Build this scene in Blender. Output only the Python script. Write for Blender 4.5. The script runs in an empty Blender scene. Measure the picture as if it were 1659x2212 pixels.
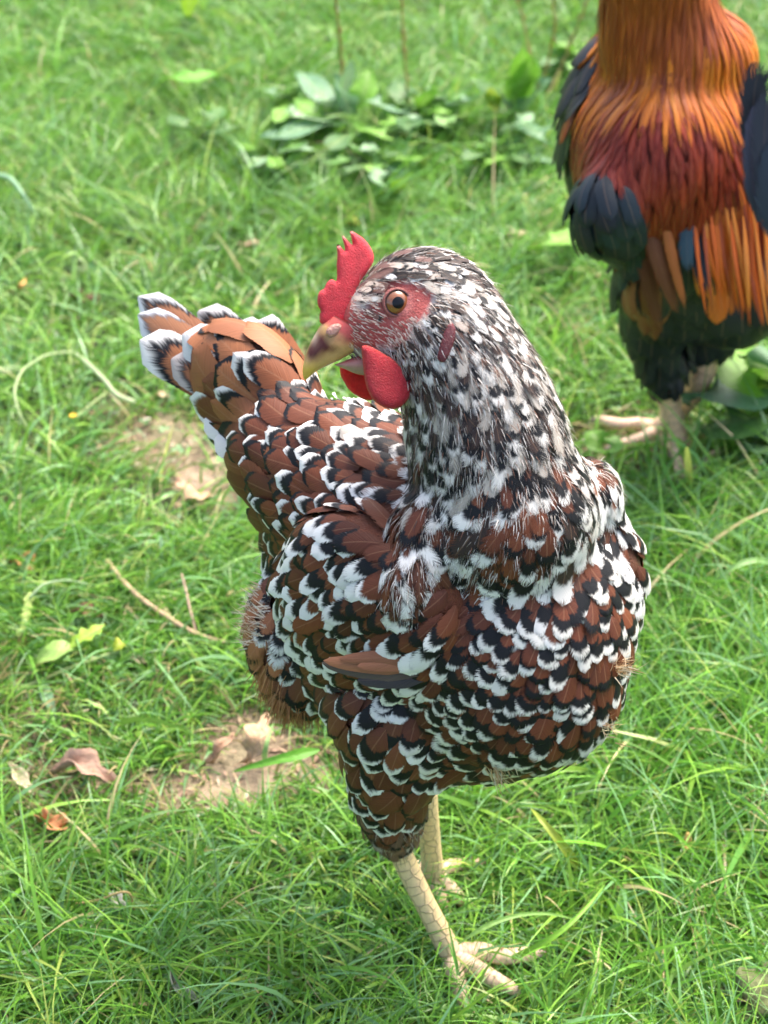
import bpy, bmesh, math, random
import numpy as np
from mathutils import Vector
from mathutils.geometry import delaunay_2d_cdt

# ------------------------------------------------------------------ camera, sky, sun, exposure
SC = bpy.context.scene
COL = SC.collection
CAM_H, PITCH, FPX, PW, PH = 0.776, math.radians(37), 3000.0, 1659.0, 2212.0
cam_d = bpy.data.cameras.new("camera")
cam_d.sensor_fit = 'HORIZONTAL'; cam_d.sensor_width = 36
cam_d.lens = FPX / PW * 36
cam_d.clip_start = 0.02; cam_d.clip_end = 100
cam_d.dof.use_dof = True; cam_d.dof.focus_distance = 0.73; cam_d.dof.aperture_fstop = 12.5
cam = bpy.data.objects.new("camera", cam_d); COL.objects.link(cam)
cam.location = (0, 0, CAM_H); cam.rotation_euler = (math.pi/2 - PITCH, 0, 0)
SC.camera = cam

SUN_EL, SUN_AZ = math.radians(58), math.radians(35)      # azimuth measured from +Y towards +X
world = bpy.data.worlds.new("World"); SC.world = world; world.use_nodes = True
wn = world.node_tree.nodes; wl = world.node_tree.links
bg = wn["Background"]; sky = wn.new("ShaderNodeTexSky"); sky.sky_type = 'NISHITA'
sky.sun_disc = False; sky.sun_elevation = SUN_EL; sky.sun_rotation = SUN_AZ
sky.air_density = 1.0; sky.dust_density = 7.0; sky.ozone_density = 1.0
wl.new(sky.outputs[0], bg.inputs[0]); bg.inputs[1].default_value = 0.15
sun_d = bpy.data.lights.new("sun", 'SUN'); sun_d.energy = 1.3; sun_d.angle = math.radians(35); sun_d.color = (1, .97, .93)
sun = bpy.data.objects.new("sun", sun_d); COL.objects.link(sun)
sd = Vector((math.sin(SUN_AZ)*math.cos(SUN_EL), math.cos(SUN_AZ)*math.cos(SUN_EL), math.sin(SUN_EL)))
sun.rotation_euler = sd.to_track_quat('Z', 'Y').to_euler()
SC.view_settings.view_transform = 'Standard'; SC.view_settings.look = 'None'
SC.view_settings.exposure = 1.6; SC.view_settings.gamma = 1
SC.render.engine = 'CYCLES'
SC.cycles.transparent_max_bounces = 24; SC.cycles.max_bounces = 6
SC.cycles.use_denoising = True

rng = np.random.default_rng(7)
random.seed(7)

# ------------------------------------------------------------------ positions: a photo point and a distance give a place in the yard
CF = np.array([0, math.cos(PITCH), -math.sin(PITCH)]); CU = np.array([0, math.sin(PITCH), math.cos(PITCH)]); CR = np.array([1., 0, 0])
CO = np.array([0, 0, CAM_H])
def ray(x, y): return CF + (x - PW/2)/FPX*CR + (PH/2 - y)/FPX*CU
def U(x, y, d): return CO + d*ray(x, y)
def G(x, y, z=0.0):
    r = ray(x, y); return CO + r*((z - CAM_H)/r[2])
def proj(P):
    q = P - CO; d = q@CF
    return PW/2 + FPX*(q@CR)/d, PH/2 - FPX*(q@CU)/d, d
def nrm(v): return v/np.maximum(np.linalg.norm(v, axis=-1, keepdims=True), 1e-9)

# ------------------------------------------------------------------ node helpers and materials
class NT:
    def __init__(s, name):
        s.m = bpy.data.materials.new(name); s.m.use_nodes = True
        s.t = s.m.node_tree; s.b = s.t.nodes["Principled BSDF"]; s.out = s.t.nodes["Material Output"]
    def n(s, typ, **kw):
        x = s.t.nodes.new(typ)
        for k, v in kw.items(): setattr(x, k, v)
        return x
    def put(s, sock, v):
        if isinstance(v, bpy.types.NodeSocket): s.t.links.new(v, sock)
        elif v is not None: sock.default_value = v
    def math(s, op, a, b=None, clamp=False):
        x = s.n("ShaderNodeMath", operation=op, use_clamp=clamp)
        s.put(x.inputs[0], a)
        if b is not None: s.put(x.inputs[1], b)
        return x.outputs[0]
    def mix(s, f, a, b, mode='MIX'):
        x = s.n("ShaderNodeMix", data_type='RGBA', blend_type=mode)
        s.put(x.inputs[0], f); s.put(x.inputs[6], a); s.put(x.inputs[7], b)
        return x.outputs[2]
    def step(s, v, lo, hi):
        x = s.n("ShaderNodeMapRange", interpolation_type='SMOOTHSTEP')
        s.put(x.inputs[0], v); s.put(x.inputs[1], lo); s.put(x.inputs[2], hi)
        return x.outputs[0]
    def comb(s, x, y, z=0.0):
        c = s.n("ShaderNodeCombineXYZ"); s.put(c.inputs[0], x); s.put(c.inputs[1], y); s.put(c.inputs[2], z); return c.outputs[0]
    def noise(s, vec, scale, detail=2, rough=.5):
        x = s.n("ShaderNodeTexNoise"); s.put(x.inputs["Vector"], vec); x.inputs["Scale"].default_value = scale
        x.inputs["Detail"].default_value = detail; x.inputs["Roughness"].default_value = rough; return x.outputs[0]
    def attr(s, name):
        x = s.n("ShaderNodeAttribute", attribute_name=name); return x
    def sep(s, v):
        x = s.n("ShaderNodeSeparateXYZ"); s.put(x.inputs[0], v); return x.outputs
    def bump(s, h, strength, dist):
        x = s.n("ShaderNodeBump"); s.put(x.inputs["Height"], h); x.inputs["Strength"].default_value = strength
        x.inputs["Distance"].default_value = dist; s.t.links.new(x.outputs[0], s.b.inputs["Normal"])

def feather_material(name='feather', rough=.52, spec=.26):
    s = NT(name)
    uv = s.n("ShaderNodeUVMap"); ux = s.sep(uv.outputs[0]); Uc, V = ux[0], ux[1]
    fc = s.attr("fcol"); fp = s.attr("fpar"); fq = s.attr("fwht")
    par = s.sep(fp.outputs["Vector"]); W, K, RG = par[0], par[1], par[2]; SEED = fp.outputs["Alpha"]
    sgn = s.math('SUBTRACT', s.math('MULTIPLY', Uc, 2.0), 1.0); a = s.math('ABSOLUTE', sgn)
    side = s.math('SIGN', sgn)
    b = s.math('SUBTRACT', V, s.math('MULTIPLY', a, .30))
    sd1 = s.math('MULTIPLY', SEED, 173.0); sd2 = s.math('ADD', s.math('MULTIPLY', side, 3.7), s.math('MULTIPLY', SEED, 57.0))
    fine = s.noise(s.comb(s.math('MULTIPLY', b, 48.0), sd1, sd2), 1.0, 1)
    mid = s.noise(s.comb(s.math('MULTIPLY', b, 11.0), sd2, sd1), 1.0, 2)
    t = s.math('ADD', V, s.math('MULTIPLY', s.math('MULTIPLY', a, a), .22))
    t = s.math('ADD', t, s.math('MULTIPLY', s.math('SUBTRACT', mid, .5), .16))
    t = s.math('ADD', t, s.math('MULTIPLY', s.math('SUBTRACT', fine, .5), .16))
    wl_ = s.math('SUBTRACT', 1.0, W)
    mw = s.step(t, s.math('SUBTRACT', wl_, .05), s.math('ADD', wl_, .08))
    kl = s.math('SUBTRACT', wl_, K)
    mb = s.step(t, s.math('SUBTRACT', kl, .025), s.math('ADD', kl, .035))
    # shaft line, a little paler
    shaft = s.math('MULTIPLY', s.math('SUBTRACT', 1.0, s.step(a, .02, .075)), fc.outputs["Alpha"])
    base = s.mix(s.math('MULTIPLY', shaft, .22), fc.outputs["Color"], (.45, .26, .15, 1))
    col = s.mix(mb, base, (.0055, .0062, .0085, 1))
    white = s.mix(s.step(fine, .35, .75), fq.outputs["Color"], s.mix(.3, fq.outputs["Color"], (.25, .22, .19, 1)))
    col = s.mix(mw, col, white)
    k = s.math('ADD', .72, s.math('MULTIPLY', fine, .56))
    col = s.mix(1.0, col, s.comb(k, k, k), 'MULTIPLY')
    s.put(s.b.inputs["Base Color"], col)
    s.b.inputs["Roughness"].default_value = rough
    s.b.inputs["Specular IOR Level"].default_value = spec
    e1 = s.math('SUBTRACT', 1.0, a); e2 = s.math('MULTIPLY', s.math('SUBTRACT', 1.0, V), 2.2)
    e = s.math('MINIMUM', e1, e2)
    hair = s.noise(s.comb(s.math('MULTIPLY', b, 95.0), sd2, sd1), 1.0, 0)
    thr = s.math('MULTIPLY', RG, s.math('MULTIPLY', s.math('SUBTRACT', hair, .28), 2.2))
    al = s.math('GREATER_THAN', e, thr)
    s.put(s.b.inputs["Alpha"], al)
    s.bump(fine, .35, .0006)
    return s.m
M_FEATHER = feather_material(); M_GLOSSY = feather_material('glossy_feather', .40, .34)

def vcol_material(name, rough=.5, bump=(0, 300, .001), spec=.5, sss=0.0, noise=.25, nscale=120, transl=0, coat=0):
    s = NT(name); c = s.attr("fcol").outputs["Color"]
    tc = s.n("ShaderNodeTexCoord").outputs["Object"]
    n = s.noise(tc, nscale, 3, .6)
    k = s.math('ADD', 1 - noise, s.math('MULTIPLY', n, 2*noise))
    c2 = s.mix(1.0, c, s.comb(k, k, k), 'MULTIPLY')
    s.put(s.b.inputs["Base Color"], c2)
    s.b.inputs["Roughness"].default_value = rough; s.b.inputs["Specular IOR Level"].default_value = spec
    if coat: s.b.inputs["Coat Weight"].default_value = coat; s.b.inputs["Coat Roughness"].default_value = .03
    if bump[0]: s.bump(s.noise(tc, bump[1], 3, .65), bump[0], bump[2])
    if sss:
        s.b.inputs["Subsurface Weight"].default_value = sss; s.b.inputs["Subsurface Scale"].default_value = .004
        s.b.inputs["Subsurface Radius"].default_value = (1, .25, .15)
    if transl:
        tr = s.n("ShaderNodeBsdfTranslucent"); s.put(tr.inputs[0], c2)
        mx = s.n("ShaderNodeMixShader"); mx.inputs[0].default_value = transl
        s.t.links.new(s.b.outputs[0], mx.inputs[1]); s.t.links.new(tr.outputs[0], mx.inputs[2])
        s.t.links.new(mx.outputs[0], s.out.inputs[0])
    return s.m
M_SKIN = vcol_material("skin", .55, (.9, 900, .0012), .35, .15, .28, 500)
M_COMB = vcol_material("comb_flesh", .5, (1.0, 1300, .0010), .35, .25, .40, 230)
M_HORN = vcol_material("horn", .36, (.3, 500, .0006), .38, .1, .30, 260)
M_GRASS = vcol_material("grass_blade", .36, (0, 1, 1), .55, 0, .12, 60, .32)
M_LEAF = vcol_material("leaf", .46, (.5, 260, .0015), .38, 0, .22, 90, .25)
M_DRY = vcol_material("dry_leaf", .8, (.9, 220, .002), .2, 0, .35, 110, .12)
M_PUPIL = vcol_material('pupil_surface', .25, (0, 1, 1), .35, 0, 0)
M_EYE = vcol_material("eye_surface", .12, (0, 1, 1), .6, 0, .15, 900, 0, 1.0)

def scale_material():
    s = NT("leg_scales"); c = s.attr("fcol").outputs["Color"]
    uv = s.n("ShaderNodeUVMap").outputs[0]
    v = s.n("ShaderNodeTexVoronoi", feature='DISTANCE_TO_EDGE'); s.put(v.inputs["Vector"], uv); v.inputs["Scale"].default_value = 1.0
    v.inputs["Randomness"].default_value = .45
    tc = s.n("ShaderNodeTexCoord").outputs["Object"]
    line = s.math('SUBTRACT', 1.0, s.step(v.outputs["Distance"], .01, .085))
    n = s.noise(tc, 260, 3)
    c = s.mix(s.math('MULTIPLY', s.step(n, .45, .75), .4), c, (.50, .33, .20, 1))
    s.put(s.b.inputs["Base Color"], s.mix(s.math('MULTIPLY', line, .42), c, (.26, .19, .11, 1)))
    s.b.inputs["Roughness"].default_value = .5
    h = s.math('SUBTRACT', n, s.math('MULTIPLY', line, 1.6))
    s.bump(h, .6, .0008)
    return s.m
M_SCALE = scale_material()

def soil_material():
    s = NT("soil"); tc = s.n("ShaderNodeTexCoord").outputs["Object"]
    n1 = s.noise(tc, 14, 5, .65); n2 = s.noise(tc, 120, 5, .7); n3 = s.noise(tc, 45, 3)
    c = s.mix(s.step(n1, .35, .65), (.20, .145, .085, 1), (.40, .305, .205, 1))
    c = s.mix(s.math('MULTIPLY', s.step(n3, .5, .62), .6), c, (.11, .075, .045, 1))
    c = s.mix(s.math('MULTIPLY', s.step(n2, .55, .7), .5), c, (.47, .37, .26, 1))
    c = s.mix(s.math('MULTIPLY', s.step(s.noise(tc, 7, 3), .52, .62), .35), c, (.12, .15, .05, 1))
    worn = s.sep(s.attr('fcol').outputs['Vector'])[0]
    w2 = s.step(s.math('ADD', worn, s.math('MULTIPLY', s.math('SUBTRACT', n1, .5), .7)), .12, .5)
    shaded_thatch = s.mix(n2, (.030, .040, .014, 1), (.065, .085, .028, 1)); c = s.mix(w2, shaded_thatch, c)  # greenish thatch under the grass, its colour darkened as painted shade between blades
    s.put(s.b.inputs["Base Color"], c); s.b.inputs["Roughness"].default_value = .9
    s.bump(s.math('ADD', n2, s.math('MULTIPLY', n3, 1.5)), 1.0, .006)
    return s.m
M_SOIL = soil_material()

# ------------------------------------------------------------------ mesh helpers
def mesh_obj(name, V, F, mat, parent=None, fcol=None, fpar=None, fwht=None, uv=None, smooth=True):
    """V (n,3), F (m,3|4) array or list of lists; attributes per vertex; uv per vertex"""
    me = bpy.data.meshes.new(name)
    V = np.asarray(V, dtype=np.float32)
    if isinstance(F, np.ndarray) and F.ndim == 2:
        k = F.shape[1]; m = len(F)
        me.vertices.add(len(V)); me.vertices.foreach_set("co", V.ravel())
        me.loops.add(m*k); me.loops.foreach_set("vertex_index", F.astype(np.int32).ravel())
        me.polygons.add(m); me.polygons.foreach_set("loop_start", np.arange(0, m*k, k, dtype=np.int32))
        me.update(calc_edges=True)
    else:
        me.from_pydata([tuple(map(float, v)) for v in V], [], [tuple(int(i) for i in f) for f in F]); me.update()
    li = np.empty(len(me.loops), dtype=np.int32); me.loops.foreach_get("vertex_index", li)
    for nm, arr in (("fcol", fcol), ("fpar", fpar), ("fwht", fwht)):
        if arr is not None:
            arr = np.asarray(arr, dtype=np.float32)
            if arr.ndim == 1: arr = np.tile(arr, (len(V), 1))
            if arr.shape[1] == 3: arr = np.hstack([arr, np.ones((len(arr), 1), np.float32)])
            at = me.attributes.new(nm, 'FLOAT_COLOR', 'POINT'); at.data.foreach_set("color", arr.astype(np.float32).ravel())
    if uv is not None:
        l = me.uv_layers.new(name="UVMap"); l.data.foreach_set("uv", np.asarray(uv, np.float32)[li].ravel())
    me.polygons.foreach_set("use_smooth", np.full(len(me.polygons), smooth))
    me.materials.append(mat)
    o = bpy.data.objects.new(name, me); COL.objects.link(o)
    if parent is not None:
        o.parent = parent; o.matrix_parent_inverse = parent.matrix_world.inverted()
    return o
def thing(name, label, cat, loc, group=None):
    o = bpy.data.objects.new(name, None); COL.objects.link(o); o.location = loc
    o.empty_display_size = .02
    bpy.context.view_layer.update()
    o['label'] = label; o['category'] = cat
    if group: o['group'] = group
    return o
def tag(o, label, cat, group=None):
    o['label'] = label; o['category'] = cat
    if group: o['group'] = group
    return o

def tube(pts, rad, ns=14, uvs=(1, 1), flat=1.0, nflat=None):
    """smooth tube with rounded ends through pts; returns V,F,UV (metres along)"""
    pts = np.asarray(pts, float); rad = np.asarray(rad, float)
    t = np.concatenate([[0], np.cumsum(np.linalg.norm(np.diff(pts, axis=0), axis=1))]); L = t[-1]
    n = max(6, int(len(pts)*6)); tt = np.linspace(0, L, n)
    # catmull-rom style smoothing through dense linear + box filter
    P = np.stack([np.interp(tt, t, pts[:, i]) for i in range(3)], 1); R = np.interp(tt, t, rad)
    for _ in range(6):
        P[1:-1] = (P[:-2] + 2*P[1:-1] + P[2:])/4; R[1:-1] = (R[:-2] + 2*R[1:-1] + R[2:])/4
    # caps
    d0 = nrm(P[0]-P[1]); d1 = nrm(P[-1]-P[-2])
    P = np.vstack([P[0]+d0*R[0]*.95, P[0]+d0*R[0]*.6, P, P[-1]+d1*R[-1]*.6, P[-1]+d1*R[-1]*.95])
    R = np.concatenate([[R[0]*.15, R[0]*.75], R, [R[-1]*.75, R[-1]*.15]])
    T = nrm(np.gradient(P, axis=0)); ref = np.array([0, 0, 1.]) if abs(T[len(T)//2, 2]) < .8 else np.array([0, -1., 0])
    A = nrm(np.cross(T, ref)); B = np.cross(A, T)
    ang = np.linspace(0, 2*math.pi, ns+1)
    V = (P[:, None] + R[:, None, None]*(np.cos(ang)[None, :, None]*A[:, None] + flat*np.sin(ang)[None, :, None]*B[:, None])).reshape(-1, 3)
    s = np.concatenate([[0], np.cumsum(np.linalg.norm(np.diff(P, axis=0), axis=1))])
    UV = np.stack([np.tile(ang/(2*math.pi)*uvs[0], len(P)), np.repeat(s*uvs[1], ns+1)], 1)
    i = np.arange(len(P)-1)[:, None]*(ns+1); j = np.arange(ns)[None]
    F = np.stack([i+j, i+j+1, i+j+ns+2, i+j+ns+1], -1).reshape(-1, 4)
    return V, F, UV
def merge(parts):
    Vs, Fs, Us, o = [], [], [], 0
    for p in parts:
        Vs.append(p[0]); Fs.append(p[1]+o); Us.append(p[2]); o += len(p[0])
    return np.vstack(Vs), np.vstack(Fs), np.vstack(Us)

# ------------------------------------------------------------------ soft bodies from blended volumes
class Body:
    def __init__(s, k=.006, kw=.008): s.p = []; s.k = k; s.kw = kw
    def add(s, c, r, axes=None, **st):
        c = np.asarray(c, float); r = np.asarray(r, float)
        if r.ndim == 0: r = np.array([r, r, r])
        s.p.append((c, r, np.eye(3) if axes is None else np.asarray(axes, float), st)); return s
    def chain(s, a, b, ra, rb, n, **st):
        a = np.asarray(a, float); b = np.asarray(b, float)
        for i in range(n):
            f = i/(n-1); s.add(a*(1-f)+b*f, ra*(1-f)+rb*f, **st)
    def dists(s, P):
        D = np.empty((len(P), len(s.p)))
        for i, (c, r, A, _) in enumerate(s.p):
            q = (P-c)@A.T
            k0 = np.linalg.norm(q/r, axis=1); k1 = np.linalg.norm(q/(r*r), axis=1)
            D[:, i] = k0*(k0-1)/np.maximum(k1, 1e-6)
        return D
    def sdf(s, P):
        D = s.dists(P); m = D.min(1)
        return m - s.k*np.log(np.exp(-(D-m[:, None])/s.k).sum(1))
    def w(s, P):
        D = s.dists(P); m = D.min(1, keepdims=True); w = np.exp(-(D-m)/s.kw); return w/w.sum(1, keepdims=True)
    def grad(s, P, e=8e-4):
        g = np.empty_like(P)
        for i in range(3):
            d = np.zeros(3); d[i] = e
            g[:, i] = s.sdf(P+d)-s.sdf(P-d)
        return nrm(g)
    def onto(s, P, h=0.0, it=2):
        for _ in range(it):
            P = P - s.grad(P)*(s.sdf(P)-h)[:, None]
        return P
    def hit(s, x, y, d0=.4, d1=2.0):
        r = ray(x, y); d = d0
        for _ in range(120):
            q = s.sdf((CO+r*d)[None])[0]
            if q < 2e-4: return CO+r*d
            d += q*.8
            if d > d1: return None
        return CO+r*d
    def mesh(s, vox=.004, inset=.0):
        bm = bmesh.new()
        for c, r, A, _ in s.p:
            g = bmesh.ops.create_icosphere(bm, subdivisions=3, radius=1.0)
            for v in g['verts']:
                q = np.array(v.co)*r
                v.co = Vector(c + A.T@q)
        me = bpy.data.meshes.new("tmp"); bm.to_mesh(me); bm.free()
        o = bpy.data.objects.new("tmp", me); COL.objects.link(o)
        md = o.modifiers.new("r", 'REMESH'); md.mode = 'VOXEL'; md.voxel_size = vox
        dg = bpy.context.evaluated_depsgraph_get(); m2 = bpy.data.meshes.new_from_object(o.evaluated_get(dg))
        V = np.empty(len(m2.vertices)*3); m2.vertices.foreach_get("co", V); V = V.reshape(-1, 3)
        F = [list(p.vertices) for p in m2.polygons]
        F = np.array([f if len(f) == 4 else f+[f[-1]] for f in F])
        bpy.data.objects.remove(o); bpy.data.meshes.remove(me); bpy.data.meshes.remove(m2)
        V = s.onto(V, -inset, 4)
        return V, F

def sample(V, F, n):
    A, B, C = V[F[:, 0]], V[F[:, 1]], V[F[:, 2]]; D = V[F[:, 3]]
    a1 = np.linalg.norm(np.cross(B-A, C-A), axis=1); a2 = np.linalg.norm(np.cross(C-A, D-A), axis=1)
    T0 = np.concatenate([A, A]); T1 = np.concatenate([B, C]); T2 = np.concatenate([C, D]); ar = np.concatenate([a1, a2])
    i = rng.choice(len(ar), n, p=ar/ar.sum()); r1 = np.sqrt(rng.random(n))[:, None]; r2 = rng.random(n)[:, None]
    return T0[i]*(1-r1) + T1[i]*r1*(1-r2) + T2[i]*r1*r2
def thin(P, rad):
    cell = rad.max(); grid = {}; keep = []
    ij = np.floor(P/cell).astype(int)
    for k in range(len(P)):
        a, b, c = ij[k]; p = P[k]; ok = True; r = rad[k]
        for x in (a-1, a, a+1):
            for y in (b-1, b, b+1):
                for z in (c-1, c, c+1):
                    for m in grid.get((x, y, z), ()):
                        q = P[m]-p
                        if q[0]*q[0]+q[1]*q[1]+q[2]*q[2] < (.5*(r+rad[m]))**2: ok = False; break
                    if not ok: break
                if not ok: break
            if not ok: break
        if ok: keep.append(k); grid.setdefault((a, b, c), []).append(k)
    return np.array(keep)

NU, NV = 5, 9
def width_profile(v, pt=.62):
    w = np.clip(v/.3, .12, 1)**.6
    tip = np.clip((v-pt)/(1-pt), 0, 1)
    return w*np.sqrt(np.clip(1-tip**2.2, 0, 1))*(1-.0*v)
def feathers(name, body, P, flow, L, W, par, col, wht, parent, lift=.0028, h0=.0008, yaw=.16, cup=.0012, pt=.62, mat=None):
    """P roots (n,3); flow (n,3) callable(P)->dir; L,W (n,), par (n,3: white, black, ragged), col (n,4), wht (n,3)"""
    n = len(P)
    if n == 0: return None
    vs = np.linspace(0, 1, NV); us = np.linspace(-1, 1, NU)
    yawv = rng.normal(0, yaw, n); lf = lift*(.35+rng.random(n)*1.3)*np.clip(L/.02, .5, 2.0); off = rng.random(n)*.0006
    C = np.empty((n, NV, 3)); N = np.empty((n, NV, 3)); S = np.empty((n, NV, 3))
    p = body.onto(P, h0)
    for k in range(NV):
        g = body.grad(p); d = flow(p); d = nrm(d - g*(d*g).sum(1, keepdims=True))
        sde = np.cross(g, d)
        d = d*np.cos(yawv)[:, None] + sde*np.sin(yawv)[:, None]; sde = np.cross(g, d)
        C[:, k] = p; N[:, k] = g; S[:, k] = sde
        p = p + d*(L/(NV-1))[:, None]
        hh = h0 + off + lf*vs[min(k+1, NV-1)]
        p = p - g*(body.sdf(p)-hh)[:, None]
    wv = width_profile(vs, pt)
    X = C[:, :, None] + S[:, :, None]*(W[:, None, None, None]*wv[None, :, None, None]*us[None, None, :, None])
    X = X - N[:, :, None]*((us**2)[None, None, :, None]*cup*(W/.008)[:, None, None, None]*wv[None, :, None, None])
    # keep the vane on the body: push wide vanes back to their height
    flat = X.reshape(-1, 3); big = np.repeat(W > .006, NV*NU)
    if big.any():
        q = flat[big]; hh = np.repeat((h0+off)[:, None]+lf[:, None]*vs[None], NU, axis=1).reshape(-1)[big] if False else None
        H = ((h0+off)[:, None, None] + lf[:, None, None]*vs[None, :, None] - (us**2)[None, None, :]*cup*.8*np.ones((n, 1, 1))).reshape(-1)[big]
        q = q - body.grad(q)*((body.sdf(q)-H)*.8)[:, None]; flat[big] = q
    base = np.arange(n)[:, None, None]*(NV*NU); a = np.arange(NV-1)[None, :, None]*NU; b = np.arange(NU-1)[None, None]
    i0 = base+a+b; F = np.stack([i0, i0+1, i0+NU+1, i0+NU], -1).reshape(-1, 4)
    UV = np.stack(np.broadcast_arrays(((us+1)/2)[None, :], vs[:, None]), -1).reshape(1, -1, 2)
    UV = np.repeat(UV, n, 0).reshape(-1, 2)
    m = NV*NU; sd = rng.random((n, 1))
    return mesh_obj(name, flat, F, mat or M_FEATHER, parent, np.repeat(col, m, 0), np.repeat(np.hstack([par, sd]), m, 0),
                    np.repeat(np.hstack([wht, np.ones((n, 1))]), m, 0), UV)

def free_feathers(name, spec, parent, mat=None):
    """long separate feathers: spec list of (path pts, normal, halfwidth, par3, col4, wht3, pointedness)"""
    Vs, cs, ps, ws = [], [], [], []; nv, nu = 14, 7
    vs = np.linspace(0, 1, nv); us = np.linspace(-1, 1, nu)
    for pts, nr, hw, par, col, wht, pt in spec:
        pts = np.asarray(pts, float); t = np.linspace(0, 1, len(pts))
        if len(pts) == 3:
            P = ((1-vs)**2)[:, None]*pts[0] + (2*vs*(1-vs))[:, None]*pts[1] + (vs**2)[:, None]*pts[2]
        else: P = np.stack([np.interp(vs, t, pts[:, i]) for i in range(3)], 1)
        T = nrm(np.gradient(P, axis=0)); nr = np.asarray(nr, float)
        S = nrm(np.cross(nr, T)); N = np.cross(T, S)
        wv = width_profile(vs, pt)
        X = P[:, None] + S[:, None]*(hw*wv[:, None, None]*us[None, :, None]) - N[:, None]*((us**2)[None, :, None]*hw*.22*wv[:, None, None])
        Vs.append(X.reshape(-1, 3)); m = nv*nu
        cs.append(np.tile(col, (m, 1))); ps.append(np.tile(list(par)+[random.random()], (m, 1))); ws.append(np.tile(list(wht)+[1], (m, 1)))
    n = len(Vs); base = np.arange(n)[:, None, None]*(nv*nu); a = np.arange(nv-1)[None, :, None]*nu; b = np.arange(nu-1)[None, None]
    i0 = base+a+b; F = np.stack([i0, i0+1, i0+nu+1, i0+nu], -1).reshape(-1, 4)
    UV = np.stack(np.broadcast_arrays(((us+1)/2)[None, :], vs[:, None]), -1).reshape(-1, 2)
    return mesh_obj(name, np.vstack(Vs), F, mat or M_FEATHER, parent, np.vstack(cs), np.vstack(ps), np.vstack(ws), np.tile(UV, (n, 1)))

def hairs(name, P, D, N, L, w, col, parent, mat=None, droop=0.3):
    """fine down: thin curved strips"""
    n = len(P); k = 4; s = np.linspace(0, 1, k)
    D = nrm(D); S = nrm(np.cross(N, D))
    X = P[:, None] + D[:, None]*(L[:, None, None]*s[None, :, None]) + N[:, None]*((L*droop)[:, None, None]*(s*(1-s*.7))[None, :, None])
    ww = w[:, None]*(1-s**1.5)[None]*.5 + 2e-5
    A = X + S[:, None]*ww[:, :, None]; B = X - S[:, None]*ww[:, :, None]
    V = np.stack([A, B], 2).reshape(-1, 3)
    base = np.arange(n)[:, None]*(2*k); j = np.arange(k-1)[None]*2
    i0 = base+j; F = np.stack([i0, i0+1, i0+3, i0+2], -1).reshape(-1, 4)
    return mesh_obj(name, V, F, mat or M_DOWN, parent, np.repeat(col, 2*k, 0))
M_DOWN = vcol_material("down", .6, (0, 1, 1), .3, 0, .1, 300, .25)

def slab(outline, thick, R, to3, step):
    """closed 2-D outline -> rounded lens body; to3(x, y, h) maps to space. thick/R in outline units"""
    O = np.asarray(outline, float)
    # densify outline
    D = []
    for i in range(len(O)):
        a, b = O[i], O[(i+1) % len(O)]; k = max(1, int(np.linalg.norm(b-a)/step))
        for j in range(k): D.append(a+(b-a)*j/k)
    O = np.array(D); n = len(O)
    for _ in range(2): O = (np.roll(O, 1, 0)+4*O+np.roll(O, -1, 0))/6
    xs = np.arange(O[:, 0].min(), O[:, 0].max(), step); ys = np.arange(O[:, 1].min(), O[:, 1].max(), step)
    I = []
    a, b = O, np.roll(O, -1, 0)
    def dist(p):
        e = b-a; t = np.clip(((p-a)*e).sum(1)/np.maximum((e*e).sum(1), 1e-9), 0, 1)
        return np.linalg.norm(a+e*t[:, None]-p, axis=1).min()
    def inside(p):
        c = ((a[:, 1] > p[1]) != (b[:, 1] > p[1])) & (p[0] < (b[:, 0]-a[:, 0])*(p[1]-a[:, 1])/(b[:, 1]-a[:, 1]+1e-12)+a[:, 0])
        return c.sum() % 2 == 1
    for ii, x in enumerate(xs):
        for y in ys:
            p = np.array([x, y+(ii % 2)*step*.5])
            if inside(p) and dist(p) > step*.45: I.append(p)
    pts = [Vector(p) for p in O]+[Vector(p) for p in I]
    vo, eo, fo, *_ = delaunay_2d_cdt(pts, [], [list(range(n))], 1, 1e-6)
    vo = np.array([tuple(v) for v in vo]); h = np.array([dist(p) for p in vo])
    q = np.clip(h/R, 0, 1); T = thick*np.sqrt(np.clip(1-(1-q)**2, 0, 1)); edge = h < 1e-4*step+1e-7
    m = len(vo)
    top = np.array([to3(x, y, t) for (x, y), t in zip(vo, T)]); bot = np.array([to3(x, y, -t) for (x, y), t in zip(vo, T)])
    F = [list(f) for f in fo] + [[(i if edge[i] else i+m) for i in reversed(f)] for f in fo]
    F = [f for f in F if len(set(f)) == len(f)]
    return np.vstack([top, bot]), F, np.vstack([vo, vo]), np.concatenate([h, h])

# ------------------------------------------------------------------ the ground
def gh(x, y):
    return .006*np.sin(3.1*x+1.2)*np.cos(2.7*y) + .004*np.sin(9*x+4*y) + .002*np.sin(23*y-11*x)
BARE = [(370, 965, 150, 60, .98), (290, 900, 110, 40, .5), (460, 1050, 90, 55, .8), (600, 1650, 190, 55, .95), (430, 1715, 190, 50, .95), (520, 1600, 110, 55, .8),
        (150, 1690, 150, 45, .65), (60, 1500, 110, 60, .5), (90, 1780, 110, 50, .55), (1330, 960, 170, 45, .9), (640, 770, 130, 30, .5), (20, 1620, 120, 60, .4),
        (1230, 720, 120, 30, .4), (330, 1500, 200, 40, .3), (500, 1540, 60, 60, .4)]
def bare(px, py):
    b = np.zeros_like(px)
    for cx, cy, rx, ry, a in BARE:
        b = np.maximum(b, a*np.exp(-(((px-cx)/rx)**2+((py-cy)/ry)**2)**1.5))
    return b
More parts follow.
